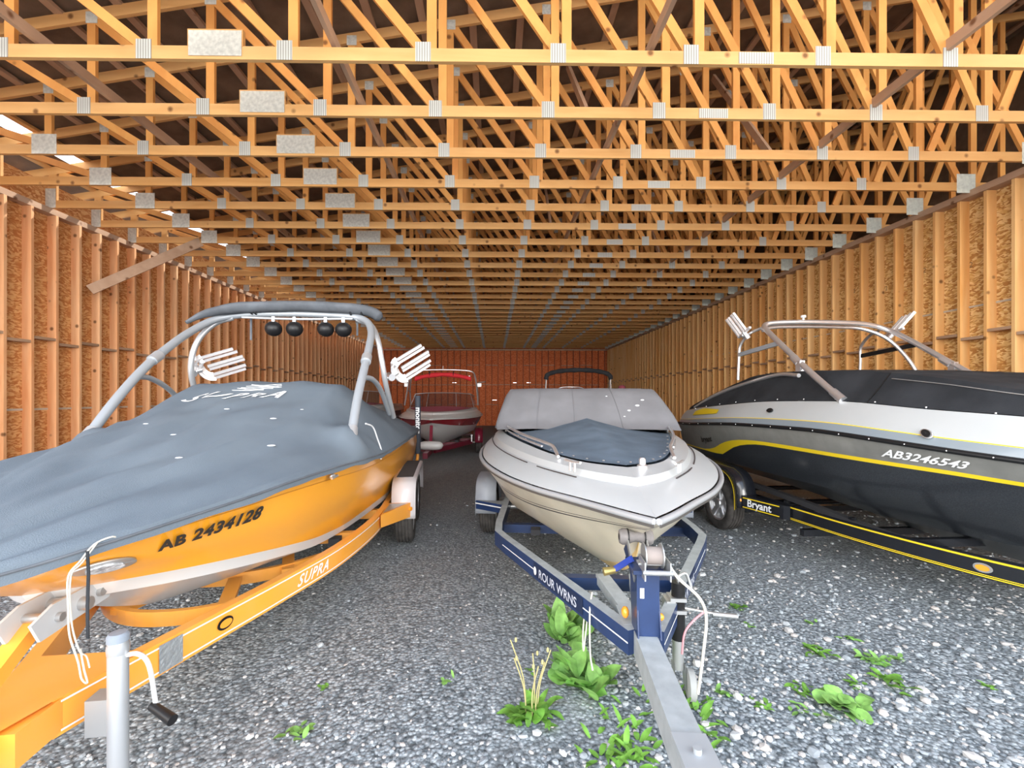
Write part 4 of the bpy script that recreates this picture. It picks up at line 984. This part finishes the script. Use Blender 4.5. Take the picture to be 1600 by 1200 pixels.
# yellow quarter panel at the stern
f = lambda t0, u0, eps: on_side(lambda t: by_(t).lerp(w(t),.02), w, t0, u0, -1, eps)
ff = on_side(by_, w, .10, 0, -1, .024)
b = B(); rows = []
for i in range(15):
    a = i/14; rows.append([ff(-.30+.85*a, .02+.20*(1-a)**.5*0+.04+.16*a*0+u*(.16*math.sin(min(1,a*1.3+.35)*1.57)*(1-.55*a))) for u in (0,.5,1)])
b.grid(rows); b.build('quarter_panel', YEL, kb_)
text('AB3246543', .122, WLET, kb_, on_side(yt1, r, t_of(r,2.02), .28, -1, .012), 'registration_number', shear=.3, bold=.003, space=1.0, sub=True)
text('bryant', .13, BLET, kb_, on_side(yt1, r, t_of(r,-1.05), .3, -1, .012), 'maker_lettering', bold=.004, sub=True)
for x, cu, u in ((2.33, (lambda t: r(t)), .20),(.62, (lambda t: by_(t)), .35)):
    fq = on_side(lambda t: r(t).lerp(w(t), .03), w, t_of(r, x), u if x < 1 else .30, -1, .035)
    if x > 1: o = oval(fq, .085, .085, CHROME, kb_, 'porthole'); oval(on_side(lambda t: r(t).lerp(w(t), .03), w, t_of(r, x), .30, -1, .045), .062, .068, BLACKP, o, 'porthole_opening')
    else: oval(on_side(by_, w, t_of(r, .60), .38, -1, .03), .10, .06, BLACKP, kb_, 'vent')
# black canvas over cockpit and bow
def kcv(x, v):
    t = t_of(w, x); p = w(t); a = abs(v)
    top = hermite([-2.05,-1.5,-.8,-.3,.1,.9,1.6,2.2,2.8,3.4,4.0],[1.54,1.70,1.93,2.03,2.05,2.02,1.97,1.88,1.75,1.60,1.46],x)
    top = max(top, p.z+.03)
    kk = (top-p.z)
    if a > .80: z = p.z + kk*(1-(a-.80)/.20)*1.0; y = p.y*(1-.30*min(1,kk/.35)*((1-a)/.20)**.9)
    else: z = p.z + kk*(1+.05*(1-(a/.8)**2)); y = p.y*(1-.30*min(1,kk/.35))*(a/.80)
    return Vector((p.x, y*(1 if v > 0 else -1), z + .006 + .010*noise.noise((x*2.5,v*4,9))*min(1,(1-a)*8)))
b = B(); b.grid([[kcv(-2.0+.06*i, 1-2*j/40) for j in range(41)] for i in range(100)]); kc = b.build('cockpit_cover', BLKCAN, kb_, 45)
# windscreen frame curving up from the stern quarter (polished trim)
for sg in (1,-1):
    P = [(-1.72,sg*.86,1.56),(-1.3,sg*.84,1.72),(-.8,sg*.81,1.86),(-.2,sg*.79,1.97),(.25,sg*.80,2.02),(.62,sg*.84,1.99)]
    tubeo(P, .024, CHROME, kb_, 'window_trim', k=6)
    b = B()
    for i in range(12): p = kcv(-1.6+.42*i, .985*sg); b.ball(p+Vector((0,sg*.012,-.01)), .008, 6)
    b.build('snaps', CHROME, kc)
b = B(); b.sweep([kcv(1.75+.12*i, -.84)+Vector((0,0,.006)) for i in range(12)], [(-.008,-.003),(.008,-.003),(.008,.003),(-.008,.003)]); b.build('zip', STEEL, kc)
b = B(); b.sweep([kcv(1.7, -1+.1*i)+Vector((0,0,.004)) for i in range(21)], [(-.004,-.002),(.004,-.002),(.004,.002),(-.004,.002)]); b.build('seam', BLACKP, kc)
# tower
kt = empty('wake_tower', parent=kb_)
TF = (1.42, 1.01, 1.72)        # foot
P = [(1.42,-1.02,1.71),(.95,-.98,2.02),(.28,-.92,2.50),(.04,-.86,2.66),(0,-.72,2.715),(.0,-.3,2.735),(0,.3,2.735),(0,.62,2.72),(.04,.84,2.66),(.28,.92,2.50),(.95,.98,2.02),(1.42,1.02,1.71)]
tubeo(P, .033, CHROME, kt, 'main_hoop', k=7)
P = [(-.02,-.84,2.62),(-.06,-.66,2.67),(-.08,-.2,2.69),(-.08,.3,2.69),(-.04,.62,2.66),(.10,.86,2.5),(.3,.95,2.2),(.42,1.0,1.9)]
tubeo(P, .024, CHROME, kt, 'rear_hoop', k=6)
for sg in (1,-1):
    tubeo([(-.42,sg*.93,1.98),(-.40,sg*.93,2.25),(-.38,sg*.92,2.46),(-.22,sg*.90,2.60),(-.02,sg*.86,2.65)], .020, CHROME, kt, 'rear_leg', k=5)
    b = B(); b.beam((-.39,sg*.93,2.33),(.40,sg*.93,2.40),.03,.055); b.build('grab_panel', BLACKP if sg > 0 else SILV, kt)
    b = B(); b.cyl((.78,sg*.965,2.12),(.68,sg*.955,2.20),.042,14); b.box((.80,sg*.97,2.09),(.07,.06,.12)); b.build('collar', CHROME, kt, 40); b = B(); b.cyl((1.30,sg*1.01,1.79),(1.44,sg*1.02,1.70),.042,14); b.build('foot_collar', CHROME, kt, 40)
def rack4(c, d, ou, name='board_rack'):
    c = Vector(c); d = Vector(d).normalized(); ou = Vector(ou).normalized(); b = B()
    for kx in (-.13,-.075,.0,.055):
        b.beam(c+ou*kx, c+ou*kx+d*.30, .034, .02, up=ou)
    b.beam(c-ou*.15, c+ou*.15, .03, .03); b.cyl(c-d*.0, c-d*.10, .03, 12); o = b.build(name, RACKM, kt, 30)
    q = B(); q.ball(c-d*.02-ou*.05, .035, 10); q.build('clamp', CHROME, o, 50); return o
rack4((-.22,-.97,2.62), (-.28,-.42,.80), (.75,-.05,.25))
rack4((.02,1.03,2.62), (.25,.50,.75), (.65,-.1,.12))
b = B(); b.lathe([(.014,0),(.014,.035),(.03,.04),(.034,.055),(.03,.07),(.0001,.074)], (0,-.28,2.755), (0,0,1), 14); b.build('anchor_light', WHITE, kt, 40)
# ================================================================== BLACK TRAILER
lq, rq = pose(4.4, 6.0, 3)
qt = tag(empty('boat_trailer', lq, rq), 'black boat trailer edged in yellow pinstripes under the black boat, at right', 'trailer')
BP = (mat('black_trailer_paint', (.012,.013,.017), .25, coat=.5), mat('black_trailer_paint'))
RPK = [(-2.4,1.28,.55),(.30,1.28,.55),(.55,1.275,.55),(1.0,1.25,.55),(1.8,1.16,.55),(2.6,.96,.55),(3.3,.66,.55),(4.0,.28,.55),(4.5,.05,.55)]
RPK = [(x, y-.02, z) for x, y, z in RPK]
for sg in (1,-1):
    r_, P = rail(qt, [(x, sg*y, z) for x, y, z in RPK], .06, .15, BP)
    k0 = next(i for i, p in enumerate(P) if p.x > .95); Q = P[k0:]; off = -.032*sg
    for za, zb2 in ((.055,.070),(-.066,-.058),(-.052,-.046)): strip(qt, Q, off*1.04, za, zb2, YEL, 'pin_stripe').parent = r_
    if sg < 0:
        f2 = along(P, .034, sum((P[i+1]-P[i]).length for i in range(len(P)-1))-2.04)
        b = B(); b.grid([[f2(.048*rr*math.cos(a), .030*rr*math.sin(a)) for a in [2*math.pi*i/20 for i in range(21)]] for rr in (1.15,1,0)])
        o = b.build('side_light', STEEL, r_); f3 = (lambda a, c, f=f2: f(a, c)+Vector((0,-.005,0))); b = B(); b.grid([[f3(.040*rr*math.cos(a), .022*rr*math.sin(a)) for a in [2*math.pi*i/20 for i in range(21)]] for rr in (1,0)]); b.build('lens', AMBER, o)
    # forward step beside the fender, lettered
    ys = sg*1.27; yo = sg*1.46
    b = B(); b.add([(.52,ys,.40),(1.10,ys,.40),(1.05,sg*1.31,.40),(.52,yo,.40),(.52,ys,.55),(1.10,ys,.55),(1.05,sg*1.31,.55),(.52,yo,.55)], [(4,5,6,7),(0,3,2,1),(3,7,6,2),(2,6,5,1),(0,4,7,3)])
    o = b.build('step', BP[0], qt)
    if sg < 0:
        d = (Vector((1.05,-1.31,0))-Vector((.52,-1.46,0))).normalized()
        fs_ = lambda a, c: Vector((.55,-1.456,.475))+d*a+Vector((0,-.004,c))
        text('Bryant', .12, WLET, o, lambda a, c: fs_(a+.06, c-.035), 'lettering', bold=.003)
        for za in (.055,-.055):
            q = B(); q.grid([[fs_(a, za+e) for a in (0,.48)] for e in (-.006,.006)]); q.build('pin_stripe', YEL, o)
        q = B(); q.ball((.50,-1.455,.49), .026, 10); q.build('side_light', AMBER, o, 60)
    for x in (.0,-.92): wheel(qt, x, sg*1.38, .335, .21, s=sg, rimm=CHROME)
    F = [(.52,.40),(.50,.62),(.42,.75),(.28,.82),(.08,.84),(-1.0,.84),(-1.2,.82),(-1.33,.75),(-1.41,.62),(-1.43,.40)]
    F = [(p.x, p.z) for p in smoothpts([(a,0,c_) for a, c_ in F],4)]
    b = B(); b.grid([[(x,y,z) for x, z in F] for y in (sg*1.27, sg*1.50)]); b.grid([[(x,sg*1.50,z) for x, z in F],[(x*.93-.03,sg*1.50,z-.04) for x, z in F]])
    o = b.build('fender', BP[0], qt, 40); md = o.modifiers.new('t','SOLIDIFY'); md.thickness = .006
    q = B(); q.sweep([(x*.93-.03,sg*1.503,z-.04) for x, z in F], [(-.002,-.002),(.002,-.002),(.002,.002),(-.002,.002)]); q.build('pin_stripe', YEL, o)
    P = smoothpts([(2.45,sg*.30,.36),(2.0,sg*.50,.36),(1.4,sg*.62,.38),(.4,sg*.66,.45),(-2,sg*.66,.52)],6)
    b = B(); b.sweep(P, [(-.04,-.03),(.04,-.03),(.04,.03),(-.04,.03)]); b.build('bunk', CARPET, qt)
    for x_ in (1.2,.2):
        b = B(); b.box((x_,sg*.65,.37),(.05,.05,.16)); b.build('bunk_post', BP[0], qt)
for x in (2.0,1.2,.2,-2.0):
    w_ = hermite([p[0] for p in RPK],[p[1] for p in RPK],x); b = B(); b.beam((x,-w_,.30 if 0 < x < 2 else .44),(x,w_,.30 if 0 < x < 2 else .44),.07,.06,up=(1,0,0)); b.build('cross_member', BP[0], qt)
b = B(); b.beam((4.4,0,.475),(5.3,0,.475),.10,.12); b.build('tongue', BP[0], qt)
for x in (.0,-.92):
    b = B(); b.cyl((x,-1.27,.335),(x,1.27,.335),.035,10); b.build('axle', BP[0], qt, 40)
# ================================================================== BOATS AT THE BACK
lr, rr_ = pose(-1.62, 14.0, 2)
rd, r2, c2, k2, i2 = small_runabout('motorboat', lr, rr_, 'red and white motorboat with a maroon bow cover and tower, parked behind the orange boat', .09, [WHITE, WHITE, RED], dict(deck=[WHITE], rub=WHITE, inner=REDC), fine=False, bands=(0,0,0,0,0,2,2,2,2,2))
def fill_cover(root, ii, m, hump, x0=.2, name='bow_cover'):
    tb_ = t_of(ii, x0); b = B()
    b.grid([[Vector((ii(tb_+(1-tb_)*i/16).x, ii(tb_+(1-tb_)*i/16).y*v, ii(tb_+(1-tb_)*i/16).z+.02+hump*(1-v*v)*(1-i/16))) for v in [1-j/6 for j in range(13)]] for i in range(17)])
    return b.build(name, m, root, 50)
fill_cover(rd, i2, mat('maroon_bow_canvas', (.42,.07,.11), .9), .05, x0=.45)
def windscreen(root, dz, gm=GLASS, fm=CHROME):
    top = [(-.75,-.98,1.72),(-.25,-.86,1.80),(.05,-.42,1.83),(.10,0,1.835),(.05,.42,1.83),(-.25,.86,1.80),(-.75,.98,1.72)]
    bot = [(-.5,-1.05,1.36),(.15,-.98,1.37),(.42,-.45,1.40),(.48,0,1.41),(.42,.45,1.40),(.15,.98,1.37),(-.5,1.05,1.36)]
    T_ = [Vector(p)+Vector((0,0,dz)) for p in top]; B_ = [Vector(p)+Vector((0,0,dz)) for p in bot]
    b = B(); b.grid([T_, B_]); g_l = b.build('windscreen', gm, root)
    b = B(); b.tube(T_, .014, 6); b.tube(B_, .010, 6)
    for i in (1,2,4,5): b.tube([T_[i], B_[i]], .010, 6)
    b.build('windscreen_frame', fm, g_l, 50)
windscreen(rd, .04)
rt2 = empty('wake_tower', parent=rd)
RW = CHROME
tubeo([(.35,-1.1,1.50),(.1,-1.07,1.9),(-.1,-1.02,2.35),(-.2,-.92,2.53),(-.22,-.6,2.585),(-.22,0,2.60),(-.22,.6,2.585),(-.2,.92,2.53),(-.1,1.02,2.35),(.1,1.07,1.9),(.35,1.1,1.50)], .022, RW, rt2, 'main_hoop')
for sg in (1,-1):
    tubeo([(-.9,sg*1.1,1.5),(-.6,sg*1.08,2.0),(-.3,sg*.98,2.45)], .020, RW, rt2, 'rear_leg')
    tubeo([(.22,sg*1.09,1.75),(-.1,sg*1.09,1.95),(-.65,sg*1.09,1.9)], .014, RW, rt2, 'brace')
    b = B(); b.box((-.25,sg*1.14,2.12),(.10,.12,.10)); b.beam((-.3,sg*1.1,2.2),(-.1,sg*1.32,2.22),.03,.03); b.build('board_rack', STEEL, rt2)
b = B(); b.cyl((-.22,0,2.6),(-.22,0,2.72),.012,8); b.build('anchor_light', WHITE, rt2)
b = B(); rows = []
for i in range(21):
    y = -.88+.088*i; s_ = .75+.25*abs(math.cos(i*math.pi/6.7)); rows.append([(-.27+.07*math.cos(a), y, 2.47-.14*(y/.88)**2+.075*s_*math.sin(a)-.02) for a in [2*math.pi*j/12 for j in range(13)]])
b.grid(rows); b.build('rolled_sunshade', REDB, rt2, 60)
for y in (-.42,.32):
    b = B(); b.lathe([(.085,-.01),(.09,0),(.085,.01)], (-.27,y,2.47), (0,1,0), 14); b.build('strap', BLKCAN, rt2, 40)
ob_ = B(); ob_.ball((0,0,0), .022, 8)
for t0 in (.62,.45):
    p = c2(t0).lerp(r2(t0), .55); q = B(); q.ball((p.x,p.y+.01,p.z),.03,8,(1.6,.5,.8)); q.build('through_hull_fitting', CHROME, rd, 60)
oval(on_side(c2, r2, .40, .66, 1, .02), .34, .17, mat('dark_badge', (.10,.08,.12), .4), rd, 'side_badge')
# its trailer
def simple_trailer(name, loc, rz, lab, m, mf, hw=1.12, jack=True):
    root = tag(empty(name, loc, rz), lab, 'trailer')
    for sg in (1,-1):
        rail(root, [(-2.4,sg*.9,.56),(.9,sg*.92,.56),(1.6,sg*.82,.56),(3.5,sg*.10,.56)], .06, .12, (m, m))
        wheel(root, -.1, sg*hw, .33, .2, s=sg)
        F = [(.32,.36),(.30,.56),(.22,.70),(.05,.77),(-.1,.78),(-.3,.77),(-.45,.70),(-.52,.56),(-.54,.36)]
        F = [(p.x, p.z) for p in smoothpts([(a,0,c_) for a, c_ in F],3)]
        b = B(); b.grid([[(x,y,z) for x, z in F] for y in (sg*(hw-.11), sg*(hw+.12))]); b.grid([[(x,sg*(hw+.12),z) for x, z in F],[(x*.92-.01,sg*(hw+.12),z-.05) for x, z in F]])
        o = b.build('fender', mf, root, 40); md = o.modifiers.new('t','SOLIDIFY'); md.thickness = .006
        b = B(); b.beam((-2.3,sg*.55,.50),(1.4,sg*.5,.50),.09,.06); b.build('bunk', CARPET, root)
    b = B(); b.beam((3.4,0,.50),(4.5,0,.50),.10,.12); b.build('tongue', m, root)
    b = B(); b.beam((3.45,0,.55),(3.2,0,1.05),.07,.08,up=(1,0,0)); b.build('winch_post', m, root)
    for x in (1.4,-1.6,.3):
        b = B(); b.beam((x,-.88,.45),(x,.88,.45),.07,.07,up=(1,0,0)); b.build('cross_member', m, root)
    b = B(); b.cyl((-.1,-1.0,.33),(-.1,1.0,.33),.03,10); b.build('axle', STEEL, root, 40)
    if not jack: return root
    b = B(); b.cyl((3.9,.1,.0),(3.9,.1,.7),.03,10); b.build('tongue_jack', STEEL, root, 40)
    return root
rtr = simple_trailer('boat_trailer', lr, rr_, 'dark red boat trailer under the red and white boat at the back', REDT, REDT, jack=False)
b = B(); b.box((1.6,.93,.60),(.10,.03,.16)); b.box((1.6,.93,.69),(.05,.05,.04)); b.build('step_bracket', WHITE, rtr)
# white float lying across its tongue
b = B(); rows = [[(-.28+.56*i/16, .12*math.sqrt(max(0,1-((i-8)/8)**4))*math.cos(a), .10*math.sqrt(max(0,1-((i-8)/8)**4))*math.sin(a)) for a in [2*math.pi*j/16 for j in range(17)]] for i in range(17)]
b.grid(rows); o = b.build('boat_fender', WHITE, None, 60); o.location = (-1.42, 10.05, .66); tag(o, 'white oval float resting on the tongue of the dark red trailer', 'float')
# second red boat, left of it, mostly behind the orange boat
l3, r3 = pose(-4.75, 15.6, 0)
b3, *_q = small_runabout('motorboat', l3, r3, 'dark red boat mostly hidden behind the orange boat, near the left wall', .18, [RED, RED, WHITE], dict(deck=[HULLW], rub=WHITE, inner=REDC), fine=False)
fill_cover(b3, _q[3], REDC, .06); windscreen(b3, .12)
simple_trailer('boat_trailer', l3, r3, 'dark red trailer of the hidden boat near the left wall', REDT, REDT)
# dark boat behind the white one: only its sunshade and screen show
l4, r4 = pose(2.55, 13.6, -2)
b4, *_p = small_runabout('motorboat', l4, r4, 'boat behind the white boat, only its rolled black sunshade and screen showing', .16, [BLUEG, BLUEG, BLACKP], dict(deck=[HULLW], rub=BLACKP, inner=BLKCAN), fine=False)
fill_cover(b4, _p[3], BLKCAN, .06); windscreen(b4, .14)
simple_trailer('boat_trailer', l4, r4, 'black trailer under the boat behind the white boat', BP[0], BP[0])
bm_ = empty('sunshade_frame', parent=b4)
for dx in (0,-.35):
    tubeo([(-.2+dx,-1.0,1.52),(-.2+dx*.5,-.98,2.2),(-.2,-.9,2.42),(-.2,0,2.56),(-.2,.9,2.42),(-.2+dx*.5,.98,2.2),(-.2+dx,1.0,1.52)], .014, STEEL, bm_, 'hoop')
b = B(); P = smoothpts([(-.2,-.99,2.28),(-.2,-.93,2.43),(-.2,-.6,2.53),(-.2,0,2.57),(-.2,.6,2.53),(-.2,.93,2.43),(-.2,.99,2.28)],5); b.tube(P, .085, 12, scale=[.8+.2*math.sin(i*1.9) *.4 for i in range(len(P))]); b.build('rolled_sunshade', BLKCAN, bm_, 60)
b = B(); b.tube(smoothpts([(.5,-.98,1.62),(.55,-.7,1.98),(.6,-.3,2.03),(.55,.05,1.98),(.5,.3,1.7)],5), .014, 8); b.build('grab_rail', CHROME, b4, 50)
b = B(); b.ball((-.3,1.35,2.02), .12, 12, (1,1,.8)); b.tube([(-.3,1.05,1.6),(-.3,1.3,2.0)], .012, 6); b.build('mirror', REDC, b4, 50)
# ================================================================== WEEDS
def leaf(b, base, ang, L, wd, lift, curl=.6, lobes=0, n=6):
    d = Vector((math.cos(ang), math.sin(ang), 0)); s = Vector((-d.y, d.x, 0)); rows = []
    for i in range(n+1):
        u = i/n; c_ = Vector(base) + d*(L*u*(1-.25*u*curl)) + Vector((0,0,L*(lift*u - curl*u*u*.6)))
        c_.z = max(c_.z, .004)
        w_ = wd*math.sin(math.pi*min(1,.08+u*.92)**.8)*(1+(.35*math.sin(u*lobes*6.28) if lobes else 0))
        rows.append([c_ - s*w_ + Vector((0,0,.25*w_)), c_, c_ + s*w_ + Vector((0,0,.25*w_))])
    b.grid(rows)
def weed(x, y, size, n, lab, m=GREEN, name='weed', broad=.12, lobes=3, lift=(.3,1.0), spread=.15, stems=0, sh=.4, seed=0, group=None):
    rn = random.Random(seed+int(x*100)); b = B()
    for i in range(n):
        ox, oy = rn.gauss(0, spread*size), rn.gauss(0, spread*size)
        leaf(b, (ox, oy, .0), rn.uniform(0,6.28), size*rn.uniform(.5,1.0), size*broad*rn.uniform(.7,1.2), rn.uniform(*lift), rn.uniform(.4,.9), lobes)
    o = b.build(name, m, None, 60); o.location = (x, y, 0); tag(o, lab, 'weed', group)
    if stems:
        q = B()
        for i in range(stems):
            a = rn.uniform(0,6.28); h = sh*rn.uniform(.6,1); ox, oy = .03*math.cos(a), .03*math.sin(a)
            q.tube(smoothpts([(ox,oy,0),(ox*1.6,oy*1.6,h*.5),(ox*3+rn.uniform(-.03,.03),oy*3,h)],4), .0035, 5)
            q.ball((ox*3,oy*3,h), .008, 6, (1,1,2))
        q.build('seed_stalk', STEMM, o)
    return o
weed(.20, 2.46, .17, 46, 'dandelion-like weed with tall dry stalks in the gravel between the two trailers', stems=6, sh=.42, spread=.3, broad=.15)
weed(.55, 3.25, .20, 30, 'leafy weed with round leaves behind the navy trailer rail', GREEN2, broad=.30, lobes=0, lift=(.8,1.8), spread=.3)
weed(.50, 2.72, .19, 46, 'leafy weed growing under the navy trailer rail', GREEN2, broad=.30, lobes=0, lift=(.5,1.4), spread=.45)
weed(.98, 2.42, .15, 60, 'bright weed at the wheel of the navy trailer jack', broad=.10, spread=.8)
weed(.62, 2.18, .12, 60, 'low weed beside the navy trailer tongue, at the bottom of the photo', broad=.12, spread=.9)
weed(1.95, 2.52, .13, 34, 'broad-leaved weed at the bottom edge, right of the middle', GREEN2, broad=.35, lobes=0, lift=(.2,.8), spread=.4)
RS = [(2.00,3.68,.08,18),(1.93,3.40,.05,10),(2.42,3.44,.06,8),(2.18,3.06,.10,20),(2.55,3.2,.07,8),(2.48,2.92,.10,22),(2.66,2.95,.07,10),(2.42,2.70,.12,18),(2.18,2.68,.07,10),(1.82,2.64,.08,12),(1.33,2.62,.07,10),(1.50,2.52,.07,9),(1.68,2.46,.07,9),(-1.02,2.7,.05,9),(-1.0,2.35,.08,16),(.22,2.85,.05,6),(.38,2.9,.05,5),(-.30,2.75,.06,8),(.95,3.0,.05,6),(2.95,2.65,.06,8)]
RS.sort(key=lambda q: q[0]/q[1])
for n, (x, y, s, k_) in enumerate(RS):
    weed(x, y, s*1.1, k_, 'small green weed in the gravel, %s from the left of the scattered small ones' % ORD[n], GREEN if n % 2 else GREEN2, spread=.3, broad=.16, lift=(.1,.9), seed=n, group='small weeds in the gravel')
